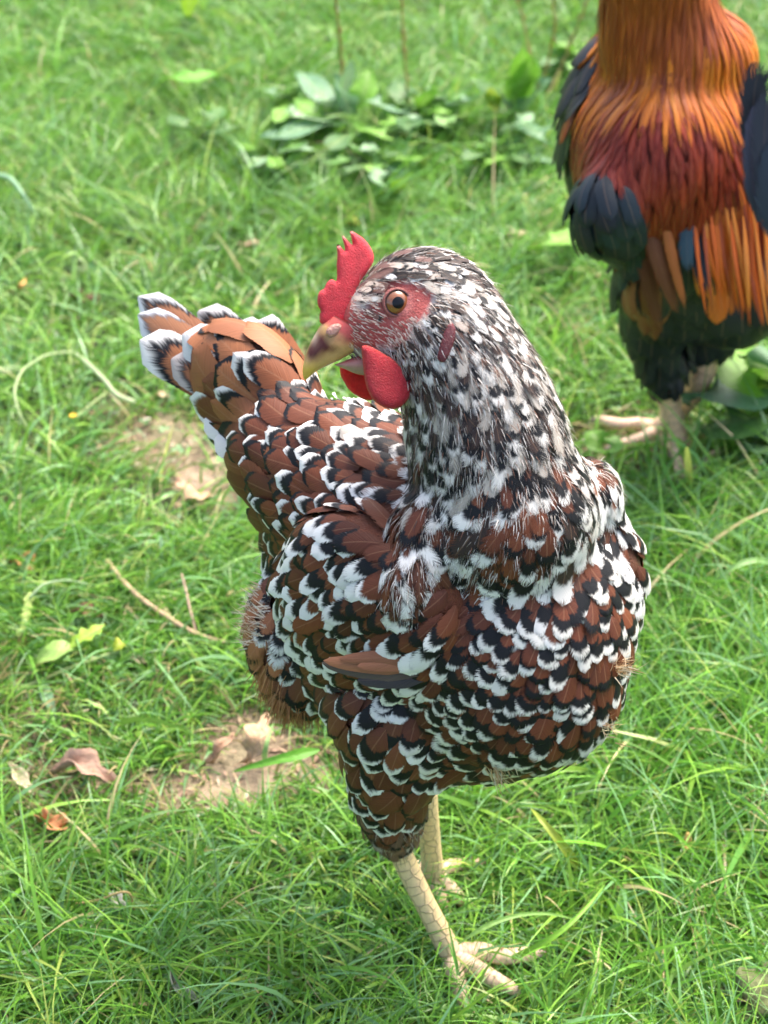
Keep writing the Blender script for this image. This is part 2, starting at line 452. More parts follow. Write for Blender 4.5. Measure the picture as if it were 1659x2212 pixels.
def make_ground():
    xs = np.concatenate([[-9, -5, -2.5], np.linspace(-1.4, 1.4, 170), [2.5, 5, 9]]); ys = np.concatenate([[-6, -2, -.2], np.linspace(.2, 3.2, 190), [4.5, 7, 12, 20]])
    X, Y = np.meshgrid(xs, ys); Z = gh(X, Y)
    V = np.stack([X, Y, Z], -1).reshape(-1, 3); nx = len(xs)
    i = np.arange(len(ys)-1)[:, None]*nx+np.arange(nx-1)[None]
    F = np.stack([i, i+1, i+nx+1, i+nx], -1).reshape(-1, 4)
    px, py, _ = proj(V); ok = (V[:, 1] > .3) & (V[:, 1] < 3.2)
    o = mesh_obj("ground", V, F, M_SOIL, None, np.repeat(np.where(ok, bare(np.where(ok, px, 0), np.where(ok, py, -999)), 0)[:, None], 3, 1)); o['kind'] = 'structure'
make_ground()

def vnoise(x, y, s, seed=0):
    r = np.random.default_rng(seed); v = 0
    for i in range(6):
        a, b, c = r.random()*6.28, r.random()*6.28, r.normal(1, .35)
        v = v + np.sin((x*math.cos(a)+y*math.sin(a))*s*c+b)
    return v/6

def grass(name, tufts, per, Lr, wr, area, spread, lab, tilt=(.25, .9), bend=(.4, 1.6), hue=0, seed=1, lenmap=None, k=6, dens=None, pal=None, outside=False):
    r = np.random.default_rng(seed)
    (x0, x1), (y0, y1) = area
    tx = r.uniform(x0, x1, tufts*2); ty = r.uniform(y0, y1, tufts*2)
    # denser near the camera
    px, py, d = proj(np.stack([tx, ty, np.zeros_like(tx)], 1))
    ok = (np.abs(px-PW/2) < PW/2+380) & (py > -500) & (py < PH+420)
    if outside: ok = ~(ok & (ty > .3) & (ty < 3.05))
    px, py = np.where(d > .1, px, -9e3), np.where(d > .1, py, -9e3)
    keep = r.random(len(tx)) < (1-bare(px, py))*(dens(tx, ty, px, py) if dens else 1)
    sel = np.where(ok & keep)[0][:tufts]; tx, ty = tx[sel], ty[sel]; n = len(tx)*per
    ti = np.repeat(np.arange(len(tx)), per)
    ox, oy = r.normal(0, spread, n), r.normal(0, spread, n)
    x, y = tx[ti]+ox, ty[ti]+oy; z = gh(x, y)-.002
    lean = vnoise(x, y, 9, 5)*2.6+vnoise(x, y, 3, 9)*3
    taz = r.uniform(0, 6.28, len(tx))
    az = np.arctan2(oy, ox)*.5 + r.normal(0, 1.0, n) + lean
    az = np.where(r.random(n) < .45, taz[ti]+r.normal(0, .5, n), az)
    px, py, d = proj(np.stack([x, y, z], 1)); px, py = np.where(d > .1, px, -9e3), np.where(d > .1, py, -9e3)
    lm = (1+.35*vnoise(x, y, 6, 3)); lm *= 1-.55*bare(px, py)
    if lenmap: lm = lm*lenmap(px, py)
    L = r.uniform(*Lr, n)*np.clip(lm, .35, 2.2)*r.choice([1, .7, 1.3], n, p=[.6, .25, .15]); w = r.uniform(*wr, n)
    th0 = r.uniform(*tilt, n); kb = r.uniform(*bend, n)
    s = np.linspace(0, 1, k)
    X = np.zeros((n, k)); Z = np.zeros((n, k))
    for j in range(1, k):
        th = th0+kb*(s[j]+s[j-1])/2*1.2
        X[:, j] = X[:, j-1]+np.sin(th)*L/(k-1); Z[:, j] = Z[:, j-1]+np.cos(th)*L/(k-1)
    Z = np.maximum(Z, .002*np.sin(3*s)[None]+.001)
    ca, sa = np.cos(az), np.sin(az); tw = r.normal(0, .7, n)
    wob = r.normal(0, .10, n)[:, None]*(s**2)[None]*L[:, None]
    P = np.stack([x[:, None]+X*ca[:, None]-wob*sa[:, None], y[:, None]+X*sa[:, None]+wob*ca[:, None], z[:, None]+Z], -1)
    T = nrm(np.gradient(P, axis=1)); S0 = np.stack([-sa, ca, np.zeros(n)], -1)[:, None]
    N0 = np.cross(S0, T); S = S0*np.cos(tw)[:, None, None] + N0*np.sin(tw)[:, None, None]
    ww = (w[:, None]*(.55+.45*np.sin(np.pi*np.minimum(s*1.3+.15, 1))) * (1-s**2.6)[None]*.5)[..., None]
    V = np.stack([P-S*ww, P+S*ww], 2).reshape(-1, 3)
    base = np.arange(n)[:, None]*(2*k); j = np.arange(k-1)[None]*2; i0 = base+j
    F = np.stack([i0, i0+1, i0+3, i0+2], -1).reshape(-1, 4)
    # leaf colours: fresh green, bluish green, yellow green, straw
    pal = np.array(pal) if pal is not None else np.array([[.155, .37, .038], [.095, .27, .030], [.24, .46, .055], [.20, .41, .16], [.36, .46, .09], [.60, .49, .26]])
    pr = np.array([.33, .22, .2, .18, .04, .025]); c = pal[r.choice(6, n, p=pr/pr.sum())]
    c = c*r.uniform(.65, 1.35, (n, 1))*(1+.15*vnoise(x, y, 5, 21))[:, None]
    c = c*np.array([1+hue*.3, 1, 1-hue*.3])
    dry = (bare(px, py) > .25) & (r.random(n) < .25); c[dry] = [.38, .30, .14]
    cc = np.repeat(c[:, None], 2*k, 1)
    stem = np.repeat(np.array([1, .55, .2, 0, 0, 0, 0])[:k], 2)[None, :, None]
    cc = cc*(1-stem*.35) + np.array([.26, .33, .12])*stem*.35
    o = mesh_obj(name, V, F, M_GRASS, None, cc.reshape(-1, 3)); o['kind'] = 'stuff'; o['label'] = lab; o['category'] = 'grass'
    return n

def tall(px, py):
    m = 1+.9*np.exp(-(((px-1600)/330)**2+((py-1560)/420)**2)) + .7*np.exp(-(((px-250)/420)**2+((py-480)/130)**2)) + .5*np.exp(-(((px-200)/260)**2+((py-2080)/200)**2))
    m = m*(1-.35*np.exp(-(((px-330)/500)**2+((py-1700)/330)**2)))
    return m
grass("short_grass", 8500, 9, (.020, .048), (.0012, .0028), ((-1.3, 1.3), (.3, 3.1)), .013, "short fine lawn grass covering the soil all round the birds", seed=11, k=5, tilt=(.1, 1.0))
grass("fine_grass", 3000, 13, (.035, .080), (.0012, .0029), ((-.55, .55), (.33, 1.0)), .009, "thin fresh green grass blades around the feet of the hen", lenmap=tall, seed=12)
grass("lawn_grass", 6500, 12, (.040, .090), (.0016, .0036), ((-1.2, 1.2), (.86, 3.1)), .014, "bright green grass of the lawn behind the hen", lenmap=tall, seed=13, k=5)
grass("coarse_grass", 800, 6, (.07, .14), (.0030, .0062), ((.05, .75), (.45, 1.15)), .011, "long broad blades of coarse grass beside the breast of the hen",
      tilt=(.3, 1.1), bend=(.5, 1.9), seed=14, k=7, dens=lambda x, y, px, py: np.clip((px-1180)/260, 0, 1)*np.clip((py-950)/150, .05, 1)*np.clip((2000-py)/250, .05, 1))
grass("meadow_grass", 900, 6, (.06, .12), (.0025, .005), ((-1.1, 1.1), (.5, 3.0)), .012, "scattered longer grass blades standing out of the lawn",
      tilt=(.2, .9), bend=(.3, 1.6), seed=15, k=7, dens=lambda x, y, px, py: np.where((px > 250) & (px < 1350) & (py > 1150) & (py < 1750), .15, .8))
grass("dead_thatch", 1500, 3, (.02, .06), (.0006, .0016), ((-1.1, 1.1), (.35, 2.6)), .02, "dry straw coloured old grass lying low between the green blades",
      tilt=(1.15, 1.5), bend=(0, .4), seed=16, k=5, pal=[[.50, .38, .20], [.42, .32, .16], [.58, .48, .28], [.34, .24, .12], [.46, .40, .22], [.40, .28, .14]])
grass("surrounding_lawn", 24000, 7, (.04, .09), (.0022, .0045), ((-1.9, 1.9), (-.4, 4.0)), .020, "lawn grass carrying on all round the two birds", seed=17, k=4, outside=True)
grass("far_lawn", 9000, 8, (.05, .12), (.005, .010), ((-5, 5), (-1.5, 9)), .035, "coarse lawn grass farther out round the yard", seed=18, k=4, outside=True)
# ------------------------------------------------------------------ the hen
TH = math.radians(-40)
HF = np.array([math.cos(TH), math.sin(TH), 0]); HL = np.array([-math.sin(TH), math.cos(TH), 0]); HZ_ = np.array([0, 0, 1.])
HO = np.array([.018, .611, 0])
def hl(f, l, z): return HO + HF*f + HL*l + HZ_*z
def dirh(f, l, z): return nrm(HF*f+HL*l+HZ_*z)
AX = np.array([HF, HL, HZ_])
def tilted(a):                                            # hen axes pitched nose-up by a
    return np.array([HF*math.cos(a)+HZ_*math.sin(a), HL, HZ_*math.cos(a)-HF*math.sin(a)])

# head frame: she turns her head and cocks one eye up at whoever looks down at her
psi, el = math.radians(15), math.radians(12)
s0 = math.cos(el)*(-CF) - math.sin(el)*CU; HUP = math.cos(el)*CU + math.sin(el)*(-CF)
HA = math.cos(psi)*(-CR) + math.sin(psi)*s0; HS = math.cos(psi)*s0 + math.sin(psi)*CR
HD = .690
HC = U(905, 655, HD)
def zp(zx, zy): return (1100+zx*.60277)*.5486, (850+zy*.60277)*.5486     # close-up point -> photo point
def hp(zx, zy, off=0.0):
    """point of the head seen at close-up (zx, zy), `off` metres to the side of the head's mid-plane"""
    x, y = zp(zx, zy); r = ray(x, y); c = HC+HS*off
    return CO + r*(((c-CO)@HS)/(r@HS))
HAX = np.array([HA, HS, HUP])

BR = (.150, .044, .019); BRD = (.085, .025, .013); BRL = (.36, .135, .060); GRY = (.42, .37, .32); CREAM = (.62, .55, .45); WH = (.80, .79, .76)
# styles: spacing, length, half-width, chance of white tip, white size, black size, base colours, raggedness
SID = [0]
def st(dir, sp, L, W, pw, w, k, pk=1.0, base=BR, base2=BRD, rag=.10, wht=WH, pbase=0.0):
    # pbase > 0: that share of the feathers is wholly `base`, the others wholly `base2`
    SID[0] += 1
    return dict(sid=SID[0], dir=dir, sp=sp, L=L, W=W, pw=pw, w=w, k=k, pk=pk, base=base, base2=base2, rag=rag, wht=wht, pbase=pbase)

hen = Body(k=.0035, kw=.008)
pHead = U(905, 655, HD)
n1 = U(968, 738, .690); n2 = U(1030, 860, .696); n3 = U(1060, 985, .703); n4 = U(1090, 1110, .712)
crown = st(nrm(-HA*.95-HUP*.25), .0028, .0135, .0023, .06, .5, .3, .05, (.80, .79, .76), (.014, .010, .010), .15, WH, .86)
cheek = st(nrm(-HA*.9-HUP*.35), .0030, .0085, .0016, .3, .5, .3, .3, (.46, .38, .32), (.13, .07, .06), .7, GRY, .5)
hen.add(pHead, (.0290, .0195, .0262), HAX, **crown)
hen.add(hp(660, 690), (.0195, .0140, .0200), HAX, **cheek)
hen.add(hp(590, 700), (.0135, .0100, .0150), HAX, **cheek)
hen.add(hp(900, 850), (.0200, .0150, .0190), HAX, **cheek)
def nst(d, sp, pw, w, k, pbase=.40): return st(d, sp, sp*3.3, sp*.66, pw, w, k, .62, (.36, .33, .29), (.035, .022, .019), .8, (.68, .66, .62), pbase=pbase)
hen.add(n1, .0300, **nst(nrm(n2-pHead), .0040, .70, .45, .35, .62))
hen.add((pHead+n1)/2+np.array([.004, .008, .0]), .0270, **crown)
hen.add((n1+n2)/2, .0315, **nst(nrm(n2-n1), .0046, .58, .40, .42))
hen.add(n2, .0340, **nst(nrm(n3-n2), .0052, .56, .38, .45))
hen.add((n2+n3)/2, .0365, **nst(nrm(n3-n2), .0058, .58, .36, .45))
hen.add(n3, .0390, **nst(nrm(n4-n2), .0068, .62, .36, .42))
hen.add(n4, .0455, **st(dirh(-.25, 0, -.95), .0080, .024, .0068, .72, .34, .38, .95, BR, BRD, .38))
cape = st(nrm(n4-n2+HF*-.01), .0060, .026, .0036, .93, .55, .22, .8, BR, (.07, .03, .02), .75)
hen.add(U(925, 1175, .706), (.020, .022, .030), AX, **cape)
hen.add(U(1262, 1085, .735), (.018, .020, .024), AX, **cape)
hen.add(U(890, 1285, .702), (.016, .018, .026), AX, **cape)
chest_st = st(dirh(-.55, 0, -.83), .0063, .0200, .0061, .86, .24, .36, .95, (.15, .042, .018), BRD, .38, (.78, .76, .70))
hen.add(U(1085, 1335, .762), (.071, .070, .0745), AX, **chest_st)
hen.add(U(1105, 1440, .760), (.060, .055, .055), AX, **chest_st)
shoulder = st(dirh(-.72, 0, -.62), .0072, .024, .0058, .84, .36, .34, .95, BR, BRD, .45)
hen.add(U(1232, 1205, .765), (.044, .024, .040), AX, **st(dirh(-.75, 0, -.62), .0080, .026, .0062, .85, .30, .32, .95, BR, BRD, .3))
back = st(dirh(-1, 0, -.10), .0078, .027, .0066, .55, .17, .20, .75, BR, BRD, .12)
hen.add(hl(-.002, .002, .292), (.072, .060, .067), tilted(-.08), **back)
hen.add(hl(-.052, .002, .300), (.056, .046, .054), tilted(-.15), **back)
rump = st(dirh(-.95, 0, -.12), .0112, .038, .0098, .40, .15, .18, .7, (.21, .070, .030), BRD, .10)
hen.add(hl(-.092, .004, .303), (.042, .032, .040), AX, **rump)
# tail base, a narrow tent
tb = U(600, 900, .845); tt = U(420, 740, .875)
tdir = nrm(tt-tb); tside = nrm(np.cross(tdir, HL)); 
TAX = np.array([tdir, nrm(HL-tdir*(HL@tdir)), nrm(np.cross(tdir, nrm(HL-tdir*(HL@tdir))))])
tailst = st(nrm(tdir), .0165, .050, .0150, .38, .10, .13, .7, (.33, .125, .052), (.27, .095, .042), .04)
hen.add((tb*.8+tt*.2), (.050, .026, .043), TAX, **tailst)
hen.add((tb*.50+tt*.50), (.034, .011, .027), TAX, **tailst)
# lower rear, under the tail, and the downy flank
vent = st(dirh(-.45, 0, -.90), .0095, .030, .0072, .70, .26, .30, .9, BR, BRD, .2)
hen.add(hl(-.070, .0, .262), (.034, .034, .046), AX, **vent)
flank = st(dirh(-.25, 0, -.97), .0085, .028, .0070, .45, .34, .22, .6, (.36, .15, .065), (.28, .10, .045), .6)
hen.add(U(650, 1360, .835), (.030, .034, .038), AX, **flank)
hen.add(U(655, 1450, .840), (.022, .025, .026), AX, **flank)
belly = st(dirh(-.8, 0, -.5), .0095, .028, .0078, .45, .13, .22, .8, (.15, .055, .027), BRD, .2)
hen.add(U(985, 1500, .795), (.060, .048, .040), AX, **belly)
hen.add(U(830, 1420, .815), (.050, .045, .040), AX, **belly)
thigh = st(dirh(-.25, .05, -.96), .0092, .028, .0076, .48, .13, .20, .8, (.15, .050, .024), BRD, .14)
hock = U(864, 1838, .872)
hen.add(U(838, 1545, .770), (.036, .026, .036), AX, **thigh)
hen.add(U(850, 1630, .790), (.030, .025, .030), AX, **thigh)
shin = st(nrm(hock-U(850, 1640, .79)), .0055, .016, .0040, .55, .35, .3, .7, (.20, .11, .07), (.10, .06, .045), .6, GRY)
hen.add(U(842, 1695, .818), .0205, **thigh)
hen.add(U(846, 1740, .838), .0190, **shin)
hen.add(U(848, 1775, .848), .0150, **shin)
hen.add(U(855, 1806, .862), .0118, **shin)
hen.add(U(935, 1605, .86), .022, **thigh)
HENV, HENF = hen.mesh(.0035, .0012)

wing = Body(k=.004, kw=.02)
wst = st(dirh(-.62, 0, -.78), .0080, .029, .0060, .66, .24, .24, .85, BR, BRD, .10)
wc = hl(.014, -.0560, .292)
WAX = tilted(.10)
wing.add(wc, (.056, .0235, .057), WAX, **wst)
wing.add(hl(.040, -.050, .300), (.036, .026, .045), AX, **shoulder)
wing.add(hl(-.004, -.062, .272), (.042, .014, .040), tilted(.45), **wst)
WINV, WINF = wing.mesh(.0035, .001)

hen_root = thing("hen", "speckled brown, black and white hen standing in front with her head turned", "hen", tuple(HO))

def style_arrays(body, P):
    w = body.w(P); idx = np.array([rng.choice(len(wi), p=wi) for wi in w]); n = len(P)
    S = [p[3] for p in body.p]
    g = lambda key: (w@np.array([s[key] for s in S]))
    pick = lambda key: np.array([S[i][key] for i in idx])
    sp, L, W = g('sp'), g('L'), g('W')
    patch = 1+.55*vnoise(P[:, 0]+P[:, 2]*.7, P[:, 1]-P[:, 2]*.5, 95, 77)*1.6; white = rng.random(n) < g('pw')*patch; black = rng.random(n) < np.maximum(g('pk'), white*.85)
    wv = np.where(white, g('w')*rng.uniform(.55, 1.4, n), -.5); kv = np.where(black, g('k')*rng.uniform(.6, 1.35, n), 0)
    kv = np.where(white, kv, kv*.75+.5)
    kv = np.where(~white & ~black, 0, kv)
    t = rng.random(n); pb = pick('pbase'); t = np.where(pb > 0, (t < pb).astype(float), t)[:, None]; col = pick('base')*(1-t)+pick('base2')*t; big = (pb > 0) & (W > .0052) & (col[:, 1] > .2) & (pb < .6); col[big] = BR; col = col*rng.uniform(.8, 1.2, (n, 1))
    wt = pick('wht')*rng.uniform(.85, 1.05, (n, 1))
    par = np.stack([wv, kv, g('rag')*rng.uniform(.6, 1.3, n)], 1)
    return sp, L*rng.uniform(.8, 1.2, n), W*rng.uniform(.8, 1.2, n), par, np.hstack([col, np.ones((n, 1))*.8]), wt, idx
def flow_of(body):
    D = np.array([p[3]['dir'] for p in body.p])
    return lambda P: nrm(body.w(P)@D)

def head2(P):
    """close-up coordinates of points of the head"""
    x, y, _ = proj(P); return (x/.5486-1100)/.60277, (y/.5486-850)/.60277
def ell(x, y, cx, cy, rx, ry, a=0):
    c, s = math.cos(a), math.sin(a); u, v = (x-cx)*c+(y-cy)*s, -(x-cx)*s+(y-cy)*c
    return (u/rx)**2+(v/ry)**2
def near_head(P): return np.linalg.norm(P-HC, axis=1) < .075
def mirror_to_near(P):
    """fold the far side of the head onto the near side, so both sides carry the same markings"""
    q = (P-HC)@HS; return P + HS[None]*(np.abs(q)-q)[:, None]
def bare_face(P):
    x, y = head2(mirror_to_near(P))
    e = np.minimum(ell(x, y, 770, 565, 185, 150), ell(x, y, 900, 560, 95, 130))
    e = np.minimum(e, ell(x, y, 560, 740, 250, 135, .05)); e = np.minimum(e, ell(x, y, 370, 700, 150, 180)); e = np.minimum(e, ell(x, y, 700, 760, 160, 90))
    return near_head(P) & (e < 1+.22*vnoise(x, y, .045, 4)+.12*vnoise(x, y, .12, 6))

def lobe_zone(P):
    x, y = head2(mirror_to_near(P)); return near_head(P) & (ell(x, y, 1062, 812, 62, 150, .35) < 1)
# skin of the whole body, head and thighs included
HENV = hen.onto(HENV, -.001, 1)
hx, hy = head2(mirror_to_near(HENV))
bf = bare_face(HENV); nh = near_head(HENV)
cv = np.tile(np.array([.15, .055, .03]), (len(HENV), 1))
nk = hen.w(HENV)[:, :11].sum(1) > .5; cv[nk] = [.14, .10, .085]
red = np.array([.44, .095, .085]); pink = np.array([.55, .17, .15])
m = nh & bf; cv[m] = red
ring = m & (ell(hx, hy, 762, 565, 112, 104) < 1); cv[ring] = pink
m2 = nh & ~bf; cv[m2] = [.50, .43, .39]
skin = mesh_obj("body", HENV, HENF, M_SKIN, hen_root, cv)

def plume(name, body, V, F, n, keep, parent, **kw):
    P = sample(V, F, n); P = body.onto(P, 0); P = P[keep(P)]
    w = body.w(P); sp = w@np.array([p[3]['sp'] for p in body.p]); i = thin(P, sp*.93); P = P[i]
    sp, L, W, par, col, wt, idx = style_arrays(body, P)
    return feathers(name, body, P, flow_of(body), L, W, par, col, wt, parent, **kw)
prims = hen.p; NECK = 11
def wsum(P, a, b): return hen.w(P)[:, a:b].sum(1)
def not_wing(P, h=-.004): return wing.sdf(P) > h
def idx_of(s): return [i for i, p in enumerate(prims) if p[3]['sid'] == s['sid']]
def zone(P): return np.argmax(hen.w(P), axis=1)
zTail = set(idx_of(tailst)); zHeadNeck = set(range(0, 11))|set(idx_of(cape))
def in_zone(P, zs): return np.isin(zone(P), list(zs))
zThigh = set(idx_of(thigh)+idx_of(shin)); zBack = set(idx_of(back)+idx_of(rump))
zRest = set(range(len(prims)))-zTail-zHeadNeck-zThigh-zBack
plume("head_and_neck_feathers", hen, HENV, HENF, 60000, lambda P: in_zone(P, zHeadNeck) & ~bare_face(P) & ~(lobe_zone(P) & (rng.random(len(P)) < .985)), hen_root, lift=.0016, h0=.0002, yaw=.30, cup=.0002)
plume("breast_feathers", hen, HENV, HENF, 32000, lambda P: in_zone(P, zRest) & not_wing(P), hen_root, lift=.0024, yaw=.14)
plume("back_feathers", hen, HENV, HENF, 20000, lambda P: in_zone(P, zBack) & not_wing(P), hen_root, lift=.0028, yaw=.12)
plume("thigh_feathers", hen, HENV, HENF, 20000, lambda P: in_zone(P, zThigh), hen_root, lift=.0026, yaw=.14)
tail = plume("tail", hen, HENV, HENF, 14000, lambda P: in_zone(P, zTail), hen_root, lift=.002, yaw=.08, pt=.7)

def fuzzy(body, name, V, F, n, keep, L, w, cols, parent, spread=.5, flow=None, droop=.5):
    P = sample(V, F, n); P = body.onto(P, .0005); P = P[keep(P)]; g = body.grad(P); d = (flow or flow_of(body))(P)
    d = nrm(d-g*(d*g).sum(1, keepdims=True)*.9 + rng.normal(0, spread, d.shape)*.5)
    m = len(P); cols = np.array(cols); c = cols[rng.integers(0, len(cols), m)]*rng.uniform(.8, 1.15, (m, 1))
    return hairs(name, P, d, g, L*rng.uniform(.5, 1.3, m), w*rng.uniform(.6, 1.3, m), c, parent, droop=droop)
# downy bristles of the face
def face_zone(P):
    x, y = head2(mirror_to_near(P)); b = bare_face(P); eye = ell(x, y, 762, 565, 120, 112) < 1
    comb = (x < 450) & (y < 740)
    u = rng.random(len(P))
    dens = np.where(ell(x, y, 560, 620, 110, 190, .35) < 1, .75, np.where(ell(x, y, 880, 800, 190, 140) < 1, .8, np.where(y > 640, .40, .10)))
    return near_head(P) & b & ~eye & ~comb & (u < dens) & (x > 440)
fuzzy(hen, "face_bristles", HENV, HENF, 170000, face_zone, .0034, .00040, [(.72, .60, .50), (.60, .42, .34), (.78, .70, .62), (.20, .10, .08)], hen_root, .25, droop=.15)
def ear_zone(sg):
    def f(P):
        x, y = head2(mirror_to_near(P)); return near_head(P) & (ell(x, y, 1050, 620, 95, 110) < 1) & (((P-HC)@HS)*sg > 0)
    return f
for sg_ in (1, -1): fuzzy(hen, "ear_tuft", HENV, HENF, 30000, ear_zone(sg_), .0065, .0005, [(.74, .68, .60), (.60, .52, .45), (.35, .27, .22), (.1, .07, .06)], hen_root, .45, droop=.8)
zFl = set(idx_of(flank)+idx_of(vent))
def down_zone(P):
    x, y, _ = proj(P)
    return in_zone(P, zFl) & (x < 590) & (y > 1180) & (y < 1400) & (rng.random(len(P)) < .9)
fuzzy(hen, "flank_down", HENV, HENF, 50000, down_zone, .010, .0007, [(.80, .66, .50), (.72, .50, .34), (.82, .74, .62)], hen_root, .6,
      flow=lambda P: np.tile(dirh(-.9, -.35, .15), (len(P), 1)), droop=.5)
def rear_zone(P):
    x, y, _ = proj(P); return in_zone(P, zFl) & (y > 1430) & (x < 720)
fuzzy(hen, "belly_down", HENV, HENF, 90000, rear_zone, .022, .0007, [(.42, .19, .08), (.50, .26, .12), (.34, .14, .06)], hen_root, .35,
      flow=lambda P: np.tile(dirh(-.15, 0, -1), (len(P), 1)), droop=.1)
def shin_zone(P): return in_zone(P, set(idx_of(shin)))
fuzzy(hen, "shin_down", HENV, HENF, 60000, shin_zone, .008, .0005, [(.50, .45, .38), (.25, .16, .11), (.10, .07, .06), (.32, .16, .08)], hen_root, .5, droop=.4)
# soft hair-like ends over the neck
fuzzy(hen, "neck_down", HENV, HENF, 60000, lambda P: in_zone(P, zHeadNeck) & ~bare_face(P), .0065, .00038, [(.62, .58, .53), (.70, .68, .64), (.05, .04, .04), (.24, .12, .08), (.40, .36, .32)], hen_root, .35, droop=.45)

# small cream tufts breaking through the breast
def tuft(x, y, n, L, dv):
    q = hen.hit(x, y); g = hen.grad(q[None])[0]; P = q+rng.normal(0, .0028, (n, 3)); D = nrm(np.array(dv)+rng.normal(0, .35, (n, 3)))
    return P+g*.003, D, np.tile(g, (n, 1)), L*rng.uniform(.5, 1.2, n)
TT = [tuft(1075, 1648, 60, .012, (.4, -.2, -.6)), tuft(1325, 1440, 60, .010, (.5, 0, .5)), tuft(1300, 1560, 50, .008, (.3, 0, .3))]
for T_ in TT: hairs("breast_down", T_[0], T_[1], T_[2], T_[3], np.full(len(T_[3]), .0007), np.array([(.72, .60, .42), (.55, .36, .20)])[rng.integers(0, 2, len(T_[3]))], hen_root)
# tail tip feathers: (root px, bend px, tip px, depths, halfwidth mm, white, black, colour)
TB = (.30, .115, .050); TC = (.34, .15, .075)
def tf(a, b, c, da, db, dc, hw, w, k, col, wht=WH, pt=.72, side=-1): 
    nr = HL*side*.6 + np.array([0, 0, .55])
    return ([U(*a, da), U(*b, db), U(*c, dc)], nr, hw, (w, k, .03), (*col, .9), wht, pt)
ts = []
ts += [tf((640, 930), (460, 760), (296, 640), .862, .878, .892, .0125, .035, .07, TC, (.8, .8, .8), .82),
       tf((640, 930), (450, 775), (296, 678), .858, .872, .886, .0125, .03, .03, TC, (.75, .75, .78), .82),
       tf((640, 940), (450, 810), (300, 735), .854, .866, .880, .0155, .08, .10, TB, WH, .80),
       tf((650, 900), (560, 760), (425, 672), .868, .882, .894, .0130, .05, .08, TC, WH, .84),
       tf((660, 890), (600, 770), (540, 700), .850, .860, .872, .0160, .04, .10, TB, WH, .86),
       tf((660, 900), (560, 780), (500, 700), .852, .864, .876, .0150, .06, .10, TB, (.8, .82, .85), .84),
       tf((650, 910), (520, 790), (392, 722), .842, .850, .858, .0150, .20, .10, TB, (.74, .73, .72), .78),
       tf((680, 900), (640, 800), (590, 775), .845, .850, .860, .0120, .06, .08, TB, (.6, .6, .6), .74),
       tf((650, 940), (480, 830), (368, 775), .846, .852, .862, .0130, .10, .05, TB, (.45, .40, .38), .76),
       tf((660, 930), (530, 830), (455, 805), .838, .846, .852, .0120, .16, .10, TB, (.5, .46, .45), .72),
       tf((680, 900), (560, 800), (480, 765), .838, .846, .852, .0115, .22, .12, TB, (.72, .66, .64), .70),
       tf((690, 920), (580, 850), (500, 830), .830, .838, .842, .0110, .18, .12, TB, (.78, .72, .68), .70)]
free_feathers("tail_feather_tips", ts, tail)
# large white-fringed feathers hanging at the left edge under the tail
vs_ = [((560, 960), (470, 900), (428, 868), .835, .842, .85, .0090, .45, .25), ((575, 980), (490, 930), (440, 905), .832, .838, .845, .0090, .5, .2),
       ((590, 1000), (510, 960), (462, 950), .828, .835, .84, .0095, .45, .3), ((600, 900), (540, 880), (492, 905), .825, .83, .832, .0095, .35, .25),
       ((600, 1020), (530, 1010), (495, 1045), .825, .83, .832, .0080, .35, .3), ((640, 1000), (590, 960), (570, 990), .815, .818, .82, .0090, .40, .25)]
free_feathers("tail_coverts", [tf(a, b, c, da, db, dc, hw, w, k, BR, (.82, .80, .74), .7) for a, b, c, da, db, dc, hw, w, k in vs_], tail)

# wings: near one built above, the far one is its mirror image on the left flank
def make_wing(body, V, F, sgn):
    cvw = np.tile(np.array(BR), (len(V), 1))
    wg = mesh_obj("wing", V, F, M_SKIN, hen_root, cvw)
    def kp(P):
        g = body.grad(P); q = (P-HO)@HL*sgn
        return (hen.sdf(P) > -.006)
    plume("wing_coverts", body, V, F, 16000, kp, wg, lift=.0030, yaw=.10, pt=.66)
    return wg
wg = make_wing(wing, WINV, WINF, -1)
# rounded flight feathers showing at the lower edge of the near wing
def flt(a, b, c, da, db, dc, hw, col, nr=None, w=-.5, k=0, pt=.35):
    return ([U(*a, da), U(*b, db), U(*c, dc)], -HL*.8+np.array([0, 0, .5]) if nr is None else nr, hw, (w, k, .03), (*col, .6), WH, pt)
free_feathers("flight_feathers", [
    flt((905, 1455), (800, 1452), (694, 1432), .706, .707, .712, .0052, (.10, .075, .06)),
    flt((900, 1442), (800, 1440), (697, 1427), .704, .704, .709, .0045, (.30, .125, .06)),
    flt((905, 1436), (850, 1430), (770, 1440), .702, .701, .704, .0042, (.27, .11, .055)),
    flt((900, 1425), (840, 1418), (730, 1424), .700, .701, .706, .0040, (.22, .09, .045)),
    flt((920, 1465), (850, 1468), (770, 1470), .708, .707, .710, .0050, (.045, .04, .04))], wg)
# far wing by mirroring through the body's mid-plane
def mir(P): q = (P-HO)@HL; return P-2*q[:, None]*HL[None]
wing2 = Body(k=.004, kw=.02)
for c, r, A, s_ in wing.p:
    c2 = mir(c[None])[0] - HL*.006; A2 = A*np.array([[1, 1, 1]]); A2 = np.array([a-2*(a@HL)*HL for a in A]); wing2.add(c2, r, A2, **s_)
W2V, W2F = wing2.mesh(.0035, .001); make_wing(wing2, W2V, W2F, 1)

